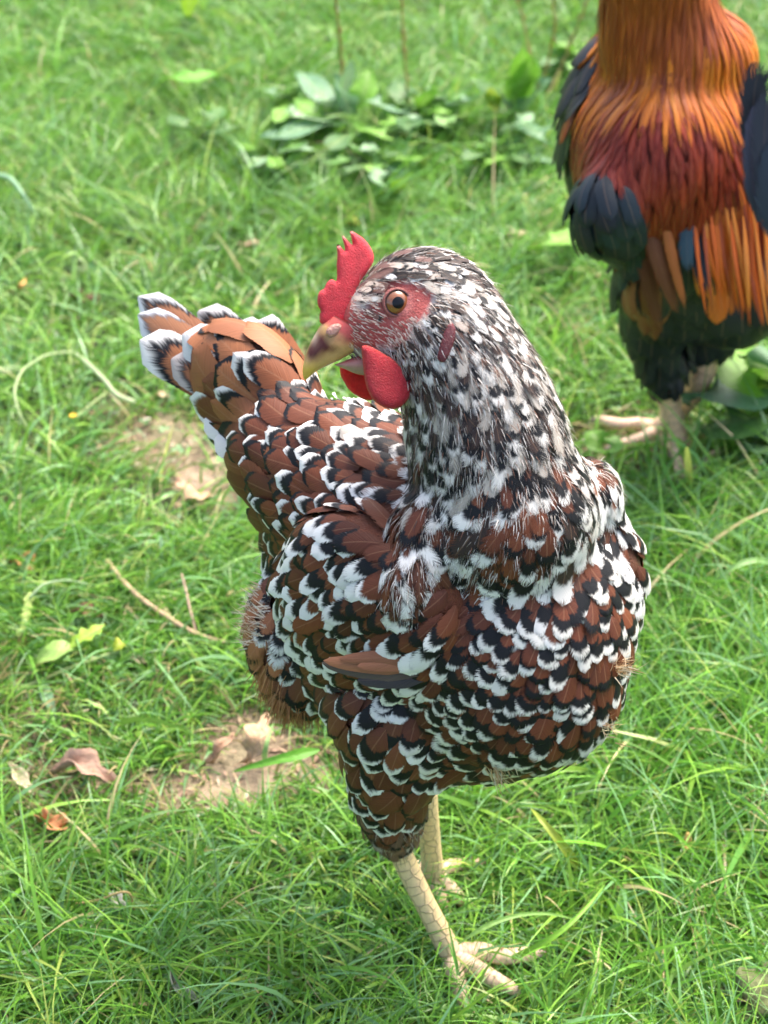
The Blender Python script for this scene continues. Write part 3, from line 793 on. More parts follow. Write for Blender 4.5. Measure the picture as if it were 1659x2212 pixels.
# ---- comb
COMB = [(262, 700), (262, 640), (275, 625), (252, 590), (247, 550), (254, 505), (272, 482), (294, 482), (298, 455), (318, 425), (345, 408), (362, 420), (372, 436), (378, 400), (374, 330),
        (379, 250), (373, 185), (384, 180), (408, 208), (430, 236), (428, 200), (404, 126), (418, 128), (446, 162), (480, 196), (474, 150), (454, 92), (474, 96), (505, 118), (545, 142), (575, 175),
        (602, 215), (620, 262), (616, 300), (596, 335), (570, 372), (540, 410), (515, 460), (500, 540), (480, 640), (450, 720), (400, 745), (330, 730)]
def comb3(x, y, h):
    lean = .0035*math.sin((y-100)/260.)  # the blade waves a little along its length
    return hp(x, y, h+lean*.6)
V, F, xy, dd = slab(COMB, .0024, 42, comb3, 13)
cc = np.tile([.66, .040, .060], (len(V), 1)); rt = np.clip((22-dd)/22, 0, 1)[:, None]*.25; cc = cc*(1-rt)+np.array([.72, .10, .10])*rt
tip = np.exp(-((xy[:, 0]-382)**2+(xy[:, 1]-190)**2)/500)+np.exp(-((xy[:, 0]-410)**2+(xy[:, 1]-132)**2)/500)+np.exp(-((xy[:, 0]-460)**2+(xy[:, 1]-98)**2)/500)
cc = cc*(1-np.clip(tip, 0, 1)[:, None]*.7)+np.array([.75, .42, .34])*np.clip(tip, 0, 1)[:, None]*.7
mesh_obj("comb", V, F, M_COMB, hen_root, cc)
# ---- wattles
NEARW = [(535, 845), (538, 900), (545, 960), (552, 1030), (562, 1090), (578, 1145), (605, 1195), (645, 1232), (692, 1255), (745, 1266), (790, 1252), (826, 1218), (852, 1185), (872, 1140), (884, 1080),
         (886, 1030), (870, 1015), (830, 1000), (780, 965), (730, 930), (680, 900), (620, 865), (575, 845)]
FARW = [(392, 985), (396, 1020), (404, 1058), (425, 1085), (440, 1120), (465, 1145), (490, 1168), (520, 1180), (545, 1198), (580, 1207), (640, 1195), (670, 1150), (670, 1080), (600, 1010), (520, 970), (440, 965)]
def wattle(outl, off, col, swell):
    V, F, xy, dd = slab(outl, .0032, 90, lambda x, y, h: hp(x, y, off+h+swell*((y-850)/400)**2), 15)
    cc = np.tile(col, (len(V), 1)); e = np.clip((16-dd)/16, 0, 1)[:, None]*.5; cc = cc*(1-e)+np.array([.75, .13, .10])*e
    return mesh_obj("wattle", V, F, M_COMB, hen_root, cc)
wattle(NEARW, .0185, [.40, .020, .032], .004); wattle(FARW, -.0105, [.80, .020, .020], -.003)
# ---- earlobe
LOBE = [(1120, 690), (1145, 735), (1140, 800), (1120, 860), (1098, 915), (1070, 955), (1040, 955), (1022, 925), (1035, 870), (1052, 810), (1072, 750), (1095, 705)]
def lobe3(x, y, h):
    q = hen.hit(*zp(x, y)); return q+HS*(.0018+h)
V, F, xy, dd = slab(LOBE, .0012, 40, lobe3, 12)
lc = np.tile([.15, .032, .042], (len(V), 1)); mesh_obj("earlobe", V, F, M_COMB, hen_root, lc)
V2 = V-2*((V-HC)@HS)[:, None]*HS[None]; mesh_obj("earlobe", V2, F, M_COMB, hen_root, lc)

# ---- beak
def loft(top, bot, hw, colf, name, parent, mat=M_HORN, ns=20, sub=5, power=1.0):
    top, bot, hw = np.array(top, float), np.array(bot, float), np.array(hw, float)
    k = len(top); t = np.linspace(0, k-1, (k-1)*sub+1)
    I = lambda a: np.interp(t, np.arange(k), a)
    sm = lambda a: np.concatenate([[a[0]], (a[:-2]+2*a[1:-1]+a[2:])/4, [a[-1]]])
    tx, ty, bx, by, w = [I(a) for a in (top[:, 0], top[:, 1], bot[:, 0], bot[:, 1], hw)]
    for _ in range(8): tx, ty, bx, by, w = map(sm, (tx, ty, bx, by, w))
    V, C = [], []
    for i in range(len(t)):
        for j in range(ns):
            a = 2*math.pi*j/ns; q = (1-math.cos(a))/2
            x, y = tx[i]*(1-q)+bx[i]*q, ty[i]*(1-q)+by[i]*q
            V.append(hp(x, y, math.copysign(abs(math.sin(a))**power, math.sin(a))*w[i])); C.append(colf(x, y, q, i/(len(t)-1)))
    F = [[i*ns+j, i*ns+(j+1) % ns, (i+1)*ns+(j+1) % ns, (i+1)*ns+j] for i in range(len(t)-1) for j in range(ns)]
    F += [list(range(ns)), list(reversed(range((len(t)-1)*ns, len(t)*ns)))]
    return mesh_obj(name, V, F, mat, parent, C)
def beakcol(x, y, q, t):
    cream = np.array([.70, .44, .17]); brown = np.array([.085, .014, .010]); pinkb = np.array([.42, .09, .08]); yel = np.array([.66, .45, .08]); pale = np.array([.66, .50, .36])
    f = np.clip((x-300)/160, 0, 1); f = f*np.clip((870-y)/60, 0, 1); c = cream*(1-f)+pinkb*f
    b = 1.25*math.exp(-((x-262)/62)**2-((y-835)/85)**2)+.8*math.exp(-((x-205)/40)**2-((y-900)/60)**2)+.7*math.exp(-((x-345)/50)**2-((y-868)/26)**2); b = min(b, 1)
    c = c*(1-b)+brown*b
    r = .9*math.exp(-((x-222)/26)**2-((y-770)/60)**2); c = c*(1-r)+pale*r
    y_ = np.clip((y-945)/60, 0, 1)*np.clip((330-x)/120, 0, 1); c = c*(1-y_)+yel*y_
    u = ((y-690)-.56*(x-265))/34; k = np.clip(.5-u, 0, 1)*.92; c = c*(1-k)+np.array([.52, .085, .080])*k
    return c
beak = loft([(345, 640), (285, 690), (248, 745), (212, 810), (180, 878), (160, 940), (150, 1000), (153, 1045), (165, 1070)],
            [(690, 838), (570, 850), (460, 905), (385, 945), (315, 978), (262, 1002), (222, 1030), (194, 1056), (172, 1073)],
            [.0088, .0084, .0076, .0066, .0053, .0042, .0029, .0017, .0004], beakcol, "beak", hen_root, power=.85)
loft([(640, 872), (530, 905), (430, 945), (370, 968)], [(600, 1045), (510, 1040), (430, 1000), (358, 974)], [.0078, .0066, .0045, .0012],
     lambda x, y, q, t: np.array([.36, .07, .08])*(1-q)+np.array([.50, .36, .28])*q, "lower_beak", hen_root)
# nostril flap
pn = hp(352, 752, .0066)
NO = [(300, 770), (310, 735), (345, 708), (390, 700), (415, 715), (405, 745), (375, 785), (330, 800)]
V, F, xy, dd = slab(NO, .0022, 30, lambda x, y, h: hp(x, y, .0070+h), 9)
nostril_c = np.array([[.50, .27, .22] if (q[0]-385)*.6+(q[1]-745)*.8 < 18 else [.10, .02, .02] for q in xy])
mesh_obj("nostril", V, F, M_SKIN, beak, nostril_c)

# ---- eyes: ball with iris, pupil, lid ring
def make_eye(sgn):
    pe = hen.hit(*zp(757, 563)); off = float((pe-HC)@HS)
    c = hp(757, 563, off-.0052); ax = HS
    ax = nrm(HS*.72+nrm(CO-c)*.28)
    if sgn < 0: c = c - HS*2*float((c-HC)@HS); ax = ax-HS*2*(ax@HS)
    u = nrm(np.cross(ax, HUP)); v = np.cross(ax, u) 
    rr = .0076; V, C = [], []; nr_, ns = 26, 36
    cam_t = ax
    for i in range(nr_):
        a = math.radians(84)*i/(nr_-1); ad = math.degrees(a)
        for j in range(ns):
            b = 2*math.pi*j/ns
            V.append(c+rr*(math.cos(a)*ax+math.sin(a)*(math.cos(b)*u+math.sin(b)*v)))
            if ad < 44: k = .75+.5*random.random(); k *= 1.1-.25*abs(ad-30)/14; col = np.array([.25, .080, .022])*k
            elif ad < 52: col = np.array([.05, .03, .03])
            else: col = np.array([.30, .12, .11])
            C.append(col)
    F = [[i*ns+j, (i+1)*ns+j, (i+1)*ns+(j+1) % ns, i*ns+(j+1) % ns] for i in range(nr_-1) for j in range(ns)]
    e = mesh_obj("eye", V, F, M_EYE, hen_root, C)
    V, C = [], []                                        # pupil: a small dark cap just proud of the iris
    for i in range(8):
        a = math.radians(22)*i/7
        for j in range(24):
            b = 2*math.pi*j/24; V.append(c+(rr+.00012)*(math.cos(a)*ax+math.sin(a)*(math.cos(b)*u+math.sin(b)*v))); C.append([.004, .004, .006])
    F = [[i*24+j, (i+1)*24+j, (i+1)*24+(j+1) % 24, i*24+(j+1) % 24] for i in range(7) for j in range(24)]
    mesh_obj("pupil", V, F, M_PUPIL, e, C)
    V, C = [], []                                        # eyelid ring
    n, k = 40, 12
    for i in range(n):
        b = 2*math.pi*i/n; d = math.cos(b)*u+math.sin(b)*v
        up = abs(math.sin(b))
        for j in range(k):
            g = 2*math.pi*j/k; R0 = .0064+.0009*math.cos(g); H0 = rr*.62+.0009*math.sin(g)
            V.append(c+d*R0*(1.0)+ax*H0); C.append([.32, .11, .095] if math.cos(g) > -.3 else [.07, .04, .04])
    F = [[i*k+j, ((i+1) % n)*k+j, ((i+1) % n)*k+(j+1) % k, i*k+(j+1) % k] for i in range(n) for j in range(k)]
    mesh_obj("eyelid", V, F, M_SKIN, e, C)
make_eye(1); make_eye(-1)

# ---- legs
def make_leg(path, rad, toes, spur, parent, col=(.76, .57, .28), toecol=(.74, .52, .36), claw=(.50, .36, .30), s=1.0):
    parts = [tube(path, rad, 16, (5, 150/s))]; nv = len(parts[0][0]); claws = []
    for pts, r0, r1 in toes:
        k = len(pts); rr = [r0*(1-i/(k-1))+r1*i/(k-1) for i in range(k)]
        parts.append(tube(pts, rr, 12, (1.6, 330/s), .9))
        d = nrm(pts[-1]-pts[-2]); cl = [pts[-1], pts[-1]+d*.006*s+np.array([0, 0, -.0005]), pts[-1]+d*.012*s+np.array([0, 0, -.004*s])]
        claws.append(tube(cl, [r1*.85, r1*.6, r1*.15], 8)[:2])
    V, F, UV = merge(parts); C = np.tile(toecol, (len(V), 1)); C[:nv] = col
    z = np.clip((V[:, 2]-.012)/.03, 0, 1)[:, None]; C = np.where(np.arange(len(V))[:, None] < nv, np.array(toecol)*(1-z)+np.array(col)*z, C)
    leg = mesh_obj("leg", V, F, M_SCALE, parent, C, uv=UV)
    for v, f in claws: mesh_obj("claw", v, f, M_HORN, leg, np.tile(claw, (len(v), 1)))
    return leg
foot = G(975, 2062, .016)
make_leg([U(848, 1790, .858), U(868, 1850, .873), foot*.5+U(860, 1838, .871)*.5, foot], [.0072, .0074, .0066, .0076],
         [([foot, G(1035, 2054, .017), G(1095, 2068, .015), G(1148, 2060, .013)], .0072, .0048),
          ([foot, G(1030, 2095, .016), G(1070, 2118, .015), G(1102, 2134, .012)], .0072, .0048),
          ([foot, G(985, 2110, .015), G(998, 2150, .013), G(1012, 2192, .009)], .0070, .0044),
          ([foot, G(948, 2040, .012), G(925, 2030, .006)], .0050, .0034)], None, hen_root)
foot2 = G(935, 1888, .018)
make_leg([U(918, 1640, .885), U(922, 1740, .895), U(930, 1830, .918), foot2], [.0072, .0072, .0070, .0078],
         [([foot2, G(965, 1872, .014), G(1000, 1866, .011), G(1035, 1862, .007)], .0062, .0038),
          ([foot2, G(968, 1915, .013), G(990, 1940, .011), G(1008, 1952, .007)], .0064, .0040),
          ([foot2, G(950, 1935, .012), G(965, 1975, .006)], .0058, .0036),
          ([foot2, G(890, 1868, .014), G(850, 1858, .009), G(830, 1856, .007)], .0050, .0034)], None, hen_root)
# ------------------------------------------------------------------ the rooster behind her
RF = nrm(np.array([-.80, -.60, 0])); RL = np.array([-RF[1], RF[0], 0]); RL = RL if RL[1] < 0 else -RL    # RL points to the side seen here
RAX = np.array([RF, RL, HZ_])
roo = Body(k=.006, kw=.003)
BLK = (.012, .014, .019); BLK2 = (.020, .022, .028); ORG = (.62, .17, .016); GLD = (.68, .28, .03); RBR = (.34, .075, .022); MAR = (.17, .014, .007); MAR2 = (.32, .05, .02); BRN = (.30, .11, .05)
def rs(dir, sp, L, W, b1, b2, rag=.12): return st(dir, sp, L, W, 0, 0, 0, 0, b1, b2, rag)
down = np.array([0, 0, -1.])
hk_top = rs(down-RF*.02, .0050, .060, .0032, (.30, .055, .013), (.44, .10, .016), .9)
hk = rs(nrm(down+CR*.02), .0050, .062, .0034, (.56, .125, .010), (.66, .20, .014), .9)
hkr = rs(nrm(down+CR*.40), .0050, .062, .0034, (.62, .19, .02), (.72, .30, .035), .9)
maroon = rs(nrm(down+CR*.05), .0055, .030, .0042, (.20, .016, .007), (.30, .035, .010), .9)
black = rs(nrm(down-RF*.15), .013, .045, .012, BLK, BLK2, .08)
legf = rs(nrm(down-RF*.05), .0065, .022, .0050, BLK, BLK2, .3)
wbar = rs(nrm(down+CR*.35), .0095, .038, .0085, BLK, (.015, .03, .04), .04)
saddle = rs(nrm(down+CR*.14), .0050, .065, .0030, (.66, .16, .028), (.60, .12, .02), .3)
prim = rs(nrm(down+CR*.10), .009, .055, .0065, (.20, .07, .03), (.22, .075, .035), .05)
roo.add(U(1395, -330, .995), (.030, .024, .028), RAX, **rs(nrm(down-RF*.7), .005, .02, .0032, RBR, MAR, .4))
roo.chain(U(1410, -270, 1.00), U(1415, -60, 1.055), .026, .034, 4, **hk_top)
roo.add(U(1418, 10, 1.080), .038, **hk_top)
roo.add(U(1428, 70, 1.095), .043, **hk)
roo.add(U(1440, 110, 1.105), (.040, .052, .032), RAX, **hk)
roo.add(U(1530, 130, 1.125), .036, **hkr)
roo.add(U(1440, 320, 1.160), (.082, .070, .080), RAX, **maroon)
roo.add(U(1425, 360, 1.125), (.062, .055, .070), RAX, **maroon)
roo.add(U(1335, 270, 1.195), (.046, .044, .085), RAX, **black)
roo.add(U(1560, 380, 1.190), (.070, .06, .06), RAX, **maroon)
roo.add(U(1325, 445, 1.110), (.036, .028, .036), RAX, **wbar)
roo.add(U(1415, 560, 1.160), (.022, .020, .042), RAX, **prim)
roo.add(U(1575, 425, 1.150), (.050, .042, .052), RAX, **saddle)
roo.add(U(1490, 480, 1.160), (.040, .045, .050), RAX, **black)
roo.add(U(1478, 575, 1.235), (.064, .054, .058), RAX, **black)
roo.add(U(1600, 600, 1.250), (.070, .055, .050), RAX, **black)
roo.add(U(1418, 675, 1.262), (.025, .028, .036), RAX, **black)
roo.add(U(1430, 765, 1.288), .0160, **legf)
roo.add(U(1440, 812, 1.303), .0125, **legf)
roo.add(U(1440, 832, 1.310), .0100, **legf)
roo.add(U(1535, 650, 1.290), (.030, .026, .030), RAX, **black)
roo.add(U(1530, 705, 1.305), .0165, **legf)
roo.add(U(1528, 735, 1.312), .0135, **legf)
RV, RFc = roo.mesh(.0055, .0015)
roo_root = thing("rooster", "large rooster with orange neck, maroon back and black belly standing behind the hen", "rooster", tuple(G(1450, 980)))
cvr = roo.w(RV)@np.array([p[3]['base'] for p in roo.p])*.6
mesh_obj("body", RV, RFc, M_SKIN, roo_root, cvr)
prims_r = roo.p
def rz(s): return [i for i, p in enumerate(prims_r) if p[3]['sid'] in [q['sid'] for q in s]]
def rin(P, s):
    w = roo.w(P); i = rz(s); return np.isin(np.argmax(w, 1), i) & (w[:, i].sum(1) > .72)
plume("breast_and_leg_feathers", roo, RV, RFc, 14000, lambda P: rin(P, [black, legf]), roo_root, lift=.004, yaw=.12, mat=M_GLOSSY)
plume("wing", roo, RV, RFc, 6000, lambda P: rin(P, [wbar, prim]), roo_root, lift=.004, yaw=.08, pt=.7, mat=M_GLOSSY)
plume("back_feathers", roo, RV, RFc, 14000, lambda P: rin(P, [maroon]), roo_root, lift=.0014, h0=.0006, yaw=.12, pt=.3, mat=M_GLOSSY)
plume("saddle_feathers", roo, RV, RFc, 8000, lambda P: rin(P, [saddle]), roo_root, lift=.0016, h0=.001, yaw=.08, pt=.25, mat=M_GLOSSY)
hsid = [p[3] for p in roo.p[:9]]
plume("neck_hackles", roo, RV, RFc, 40000, lambda P: rin(P, hsid), roo_root, lift=.0013, h0=.0008, yaw=.07, pt=.25, mat=M_GLOSSY)
NOW = (-.5, 0, .05)
def ff(a, b, c, da, db, dc, hw, col, pt=.6, nr=None, par=(-.5, 0, .35)): return ([U(*a, da), U(*b, db), U(*c, dc)], -CF if nr is None else nr, hw, par, (*col, .3), WH, pt)
# hanging saddle ends, dark sickle tail
sp_ = []
for i in range(240):
    x = 1485+i*1.03+random.uniform(-8, 8); y = 415+random.uniform(-50, 60); L = random.uniform(190, 270)-abs(i-130)*.35; d = 1.115+random.uniform(-.012, .012)
    sp_.append(ff((x, y), (x+10, y+L*.55), (x+24+random.uniform(-14, 22), y+L), d, d-.004, d+.02, random.uniform(.0014, .0024), random.choice([(.68, .14, .012), (.60, .11, .010), (.72, .22, .03), (.38, .07, .02)]), .3))
free_feathers("saddle_hackle_ends", sp_, roo_root, M_GLOSSY)
tlf = [((1660, 480), (1600, 210), (1650, 130), 1.10, 1.07, 1.06, .0125, BLK), ((1690, 500), (1625, 300), (1668, 190), 1.09, 1.065, 1.05, .012, (.03, .032, .05)), ((1640, 480), (1608, 340), (1640, 215), 1.10, 1.075, 1.07, .008, (.05, .055, .09)),
       ((1690, 540), (1640, 400), (1700, 280), 1.09, 1.07, 1.06, .014, (.02, .03, .045)), ((1700, 500), (1620, 420), (1720, 300), 1.15, 1.13, 1.12, .014, (.035, .04, .06)),
       ((1650, 420), (1640, 520), (1665, 640), 1.13, 1.12, 1.13, .013, (.03, .05, .06)), ((1655, 400), (1660, 500), (1685, 660), 1.12, 1.11, 1.12, .012, (.28, .12, .07)),
       ((1720, 450), (1740, 250), (1700, 80), 1.2, 1.19, 1.18, .022, BLK), ((1740, 450), (1800, 250), (1790, 60), 1.22, 1.2, 1.2, .022, BLK), ((1740, 480), (1860, 330), (1880, 200), 1.2, 1.2, 1.2, .02, BLK2),
       ((1740, 520), (1860, 440), (1900, 340), 1.2, 1.2, 1.2, .02, BLK), ((1600, 520), (1640, 620), (1650, 720), 1.17, 1.18, 1.2, .016, BLK), ((1490, 430), (1478, 500), (1488, 590), 1.105, 1.10, 1.11, .007, (.02, .05, .07)),
       ((1495, 430), (1500, 520), (1530, 640), 1.11, 1.11, 1.12, .008, BLK)]
free_feathers("tail", [ff(*t[:7], t[7], .7) for t in tlf], roo_root, M_GLOSSY)
free_feathers("wing_quills", [ff((1400, 470), (1425, 590), (1468, 680), 1.10, 1.11, 1.14, .0080, (.15, .05, .022), .3), ff((1430, 450), (1452, 560), (1482, 670), 1.095, 1.105, 1.13, .0050, (.38, .11, .03), .25),
      ff((1385, 490), (1390, 600), (1432, 720), 1.12, 1.13, 1.17, .0075, (.13, .04, .02), .3), ff((1360, 500), (1370, 590), (1405, 690), 1.135, 1.145, 1.18, .0100, (.045, .03, .03), .75),
      ff((1285, 400), (1300, 470), (1345, 522), 1.082, 1.080, 1.10, .0080, BLK, .6), ff((1272, 390), (1285, 460), (1322, 520), 1.088, 1.086, 1.105, .0080, BLK2, .6), ff((1300, 395), (1325, 455), (1375, 505), 1.08, 1.080, 1.10, .0085, (.015, .035, .05), .6), ff((1320, 395), (1340, 440), (1388, 482), 1.08, 1.080, 1.10, .0070, (.015, .04, .06), .6), ff((1295, 380), (1305, 420), (1325, 455), 1.078, 1.076, 1.08, .0050, (.04, .08, .12), .5), ff((1335, 370), (1345, 400), (1350, 425), 1.076, 1.074, 1.08, .0045, (.05, .08, .14), .5)], roo_root)
rfoot = G(1480, 1022, .02); rfoot2 = G(1425, 925, .02)
rc, rt_ = (.86, .56, .33), (.88, .58, .42)
make_leg([U(1437, 820, 1.305), U(1450, 890, 1.325), U(1468, 960, 1.335), rfoot], [.0105, .0108, .0092, .010],
         [([rfoot, G(1512, 1005, .018), G(1545, 982, .014)], .0075, .0050), ([rfoot, G(1492, 1045, .012), G(1505, 1062, .006)], .0080, .0055), ([rfoot, G(1460, 1035, .012), G(1440, 1042, .006)], .0075, .005)], None, roo_root, rc, rt_, s=1.4)
make_leg([U(1530, 745, 1.312), U(1520, 800, 1.322), U(1505, 835, 1.335), U(1470, 885, 1.36), rfoot2], [.0115, .0125, .0115, .0092, .010],
         [([rfoot2, G(1380, 915, .018), G(1340, 918, .016), G(1300, 908, .012)], .0080, .0058), ([rfoot2, G(1395, 945, .016), G(1365, 955, .013), G(1335, 962, .010)], .0078, .0056), ([rfoot2, G(1440, 950, .014), G(1450, 975, .010)], .0075, .005), ([rfoot2, G(1450, 905, .014), G(1470, 898, .01)], .006, .004)], None, roo_root, rc, rt_, s=1.4)
# his head, above the frame
rh = U(1395, -330, .995)
def rhp(f, u, s): return rh + RF*f + HZ_*u + RL*s
V, F, xy, dd = slab([(.030, .005), (.034, .022), (.030, .040), (.022, .030), (.012, .058), (.004, .036), (-.008, .062), (-.014, .036), (-.028, .056), (-.030, .030), (-.040, .030), (-.028, .012), (0, .015)], .003, .012, lambda x, y, h: rhp(x, y, h), .004)
mesh_obj("comb", V, F, M_COMB, roo_root, np.tile([.6, .03, .04], (len(V), 1)))
for sg in (1, -1):
    V, F, xy, dd = slab([(.026, -.006), (.030, -.024), (.024, -.044), (.012, -.046), (.006, -.030), (.008, -.010)], .003, .01, lambda x, y, h: rhp(x, y, sg*.012+h), .003)
    mesh_obj("wattle", V, F, M_COMB, roo_root, np.tile([.55, .03, .04], (len(V), 1)))
    bm = bmesh.new(); bmesh.ops.create_uvsphere(bm, u_segments=20, v_segments=12, radius=.006)
    ev = np.array([tuple(v.co) for v in bm.verts])+rhp(.010, .006, sg*.0195); ef = [[v.index for v in f.verts] for f in bm.faces]; bm.free()
    ec = np.tile([.5, .17, .04], (len(ev), 1)); ec[np.abs((ev-rhp(.010, .006, 0))@RL) > .0248] = .005
    mesh_obj("eye", ev, ef, M_EYE, roo_root, ec)
v, f, _ = tube([rhp(.022, .002, 0), rhp(.040, -.001, 0), rhp(.052, -.008, 0)], [.010, .0065, .0015], 14)
mesh_obj("beak", v, f, M_HORN, roo_root, np.tile([.5, .35, .15], (len(v), 1)))
# ------------------------------------------------------------------ leaves, weeds, twigs
def leafgeo(pts, hw, nr=(0, 0, 1), fold=.18, wave=.10, lobes=0, pt=.55, nv=16, nu=7, curl=0.0, seed=0):
    r = random.Random(seed); vs = np.linspace(0, 1, nv); us = np.linspace(-1, 1, nu); pts = np.asarray(pts, float)
    P = ((1-vs)**2)[:, None]*pts[0] + (2*vs*(1-vs))[:, None]*pts[1] + (vs**2)[:, None]*pts[2]
    T = nrm(np.gradient(P, axis=0)); nr = np.asarray(nr, float); S = nrm(np.cross(nr, T)); N = np.cross(T, S)
    wv = np.clip(vs/pt, .06, 1)**.55*np.clip((1-vs)/(1-pt), 0, 1)**.6
    if lobes: wv = wv*(1+.35*np.sin(vs*lobes*6.28+r.random()*3))
    ph = r.random()*6
    h = fold*np.abs(us)[None]*hw*wv[:, None] + wave*hw*np.sin(vs*11+ph)[:, None]*np.abs(us)[None] + curl*hw*(us**2)[None]*(1-.5*vs[:, None])
    X = P[:, None] + S[:, None]*(hw*wv[:, None, None]*us[None, :, None]*(1-.3*abs(curl))) + N[:, None]*h[..., None]
    F = np.array([[i*nu+j, i*nu+j+1, (i+1)*nu+j+1, (i+1)*nu+j] for i in range(nv-1) for j in range(nu-1)])
    return X.reshape(-1, 3), F, np.repeat(vs, nu), np.tile(us, nv)
def leafmesh(name, pts, hw, col, parent=None, mat=None, rib=.25, seed=0, **kw):
    V, F, vv, uu = leafgeo(pts, hw, seed=seed, **kw)
    r = np.random.default_rng(seed+5); c = np.tile(col, (len(V), 1)); k = np.exp(-(uu/.12)**2)[:, None]*rib
    c = c*(1-k)+np.array([.45, .52, .25])*k if mat is None else c*(1-k)+np.array(col)*.6*k
    c = c*(1+.12*np.sin(vv*40+np.abs(uu)*9))[:, None]*r.uniform(.93, 1.07, (len(V), 1))
    o = mesh_obj(name, V, F, mat or M_LEAF, parent, c)
    if mat is not None:
        md = o.modifiers.new("thickness", 'SOLIDIFY'); md.thickness = .0006
    return o
def stem(name, pts, r0, r1, col, parent=None, mat=None):
    k = len(pts); v, f, _ = tube(pts, [r0*(1-i/(k-1))+r1*i/(k-1) for i in range(k)], 8)
    return mesh_obj(name, v, f, mat or M_LEAF, parent, np.tile(col, (len(v), 1))*np.random.default_rng(3).uniform(.85, 1.15, (len(v), 1)))
BLU = (.16, .31, .17); BRT = (.17, .38, .04); YEL = (.34, .45, .05); DKG = (.08, .19, .05); PAL = (.26, .42, .23)
def L_(b, t, hw, col, z0=.02, zm=.06, z1=.04, sag=0.0):
    m = ((b[0]+t[0])/2, (b[1]+t[1])/2); return (G(*b, z0+.008), G(*m, zm+.012), G(*t, z1+.008)), hw, col
def plant(name, label, cat, base, leaves, stalks=(), group=None, seed=0):
    o = thing(name, label, cat, tuple(G(*base)), group)
    for i, (pts, hw, col) in enumerate(leaves):
        leafmesh("leaf", pts, hw, col, o, seed=seed*31+i, wave=.16)
        stem("leaf_stalk", [G(*base, .003), (G(*base, .01)+np.array(pts[0]))/2, pts[0]], .0016, .0012, (.30, .40, .14), o)
    for pts, r0, r1, col in stalks:
        kk = len(pts); v0, f0, _ = tube(pts, [r0*(1-i/(kk-1))+r1*i/(kk-1) for i in range(kk)], 8)
        Vs, Fs, off = [v0], [f0], len(v0)
        for k in range(26):
            t = .15+.8*random.random(); P = np.array(pts); j = t*(len(P)-1); a = int(j); q = P[a]+(P[min(a+1, len(P)-1)]-P[a])*(j-a)+np.random.default_rng(k).normal(0, .0012, 3)
            v, f, _ = tube([q, q+np.array([0, 0, .004])], [.0018, .0014], 6); Vs.append(v); Fs.append(f+off); off += len(v)
        V = np.vstack(Vs); mesh_obj("seed_stalk", V, np.vstack(Fs), M_DRY, o, np.tile(col, (len(V), 1)))
    return o
grp = "broad leaved weeds growing in the lawn"
plant("dock_plant", "clump of broad pale leaved weeds with a thin brown seed stalk, above the red comb", "weed", (745, 285),
      [L_((740, 250), (640, 150), .022, BLU), L_((735, 255), (585, 250), .026, PAL, z1=.05), L_((750, 260), (560, 300), .024, BLU), L_((760, 250), (720, 160), .024, BLU, z1=.09), L_((770, 260), (800, 150), .022, BRT, z1=.08),
       L_((730, 240), (680, 200), .018, PAL, z1=.07), L_((720, 270), (640, 215), .020, BRT), L_((760, 285), (700, 330), .018, DKG), L_((770, 270), (850, 300), .018, BRT), L_((735, 230), (760, 130), .016, PAL, z1=.1)],
      [([G(750, 270, 0), G(742, 180, .05), G(733, 80, .16), G(722, -40, .30)], .0022, .0012, (.36, .22, .10))], grp, 1)
plant("dock_plant", "broad leaved weed with a tall straw coloured stalk, in the middle of the upper lawn", "weed", (890, 270),
      [L_((885, 250), (790, 215), .024, BLU, z1=.06), L_((880, 240), (860, 170), .022, DKG), L_((890, 250), (820, 265), .020, BRT), L_((900, 250), (985, 235), .018, BRT), L_((895, 255), (965, 275), .018, DKG), L_((880, 285), (885, 245), .018, PAL, z0=.05, zm=.08, z1=.09),
       L_((905, 240), (940, 180), .018, BRT, z1=.08)],
      [([G(885, 260, 0), G(880, 190, .06), G(872, 100, .16), G(866, -40, .30)], .0020, .0010, (.48, .36, .16))], grp, 2)
plant("dock_plant", "large weed with curling bright leaves and several yellowish stalks, left of the rooster's neck", "weed", (1110, 260),
      [L_((1110, 240), (1020, 170), .020, PAL, z1=.10), L_((1105, 230), (1150, 130), .026, BRT, z1=.12), L_((1120, 240), (1190, 170), .024, BLU, z1=.08), L_((1100, 250), (1040, 250), .018, BRT), L_((1120, 260), (1190, 310), .022, BLU, z1=.03),
       L_((1080, 290), (1150, 245), .020, PAL, z1=.06), L_((1070, 240), (1060, 190), .014, YEL, z1=.09), L_((1130, 230), (1130, 100), .02, BRT, z1=.14)],
      [([G(1150, 250, 0), G(1180, 150, .05), G(1200, 60, .14), G(1190, -60, .28)], .0022, .0012, (.42, .30, .12)), ([G(1160, 250, 0), G(1215, 140, .05), G(1250, 50, .14), G(1290, -50, .24)], .0020, .0012, (.46, .38, .18)),
       ([G(1140, 240, 0), G(1150, 150, .05), G(1130, 40, .12), G(1100, -60, .24)], .0018, .0010, (.42, .32, .14))], grp, 3)
plant("dock_plant", "dark weed with big bluish leaves on the ground at the rooster's feet", "weed", (1640, 900),
      [((G(1640, 880, .02), G(1590, 800, .13), G(1490, 870, .05)), .045, (.11, .24, .14)), ((G(1650, 900, .02), G(1640, 800, .12), G(1580, 750, .07)), .038, BRT), ((G(1655, 900, .02), G(1600, 900, .10), G(1520, 930, .03)), .036, DKG),
       ((G(1660, 890, .02), G(1700, 800, .12), G(1720, 760, .07)), .042, (.10, .22, .10)), ((G(1665, 920, .02), G(1690, 960, .08), G(1640, 980, .02)), .034, (.09, .2, .08)), ((G(1650, 860, .03), G(1680, 760, .14), G(1620, 800, .12)), .03, BRT)], (), grp, 4)
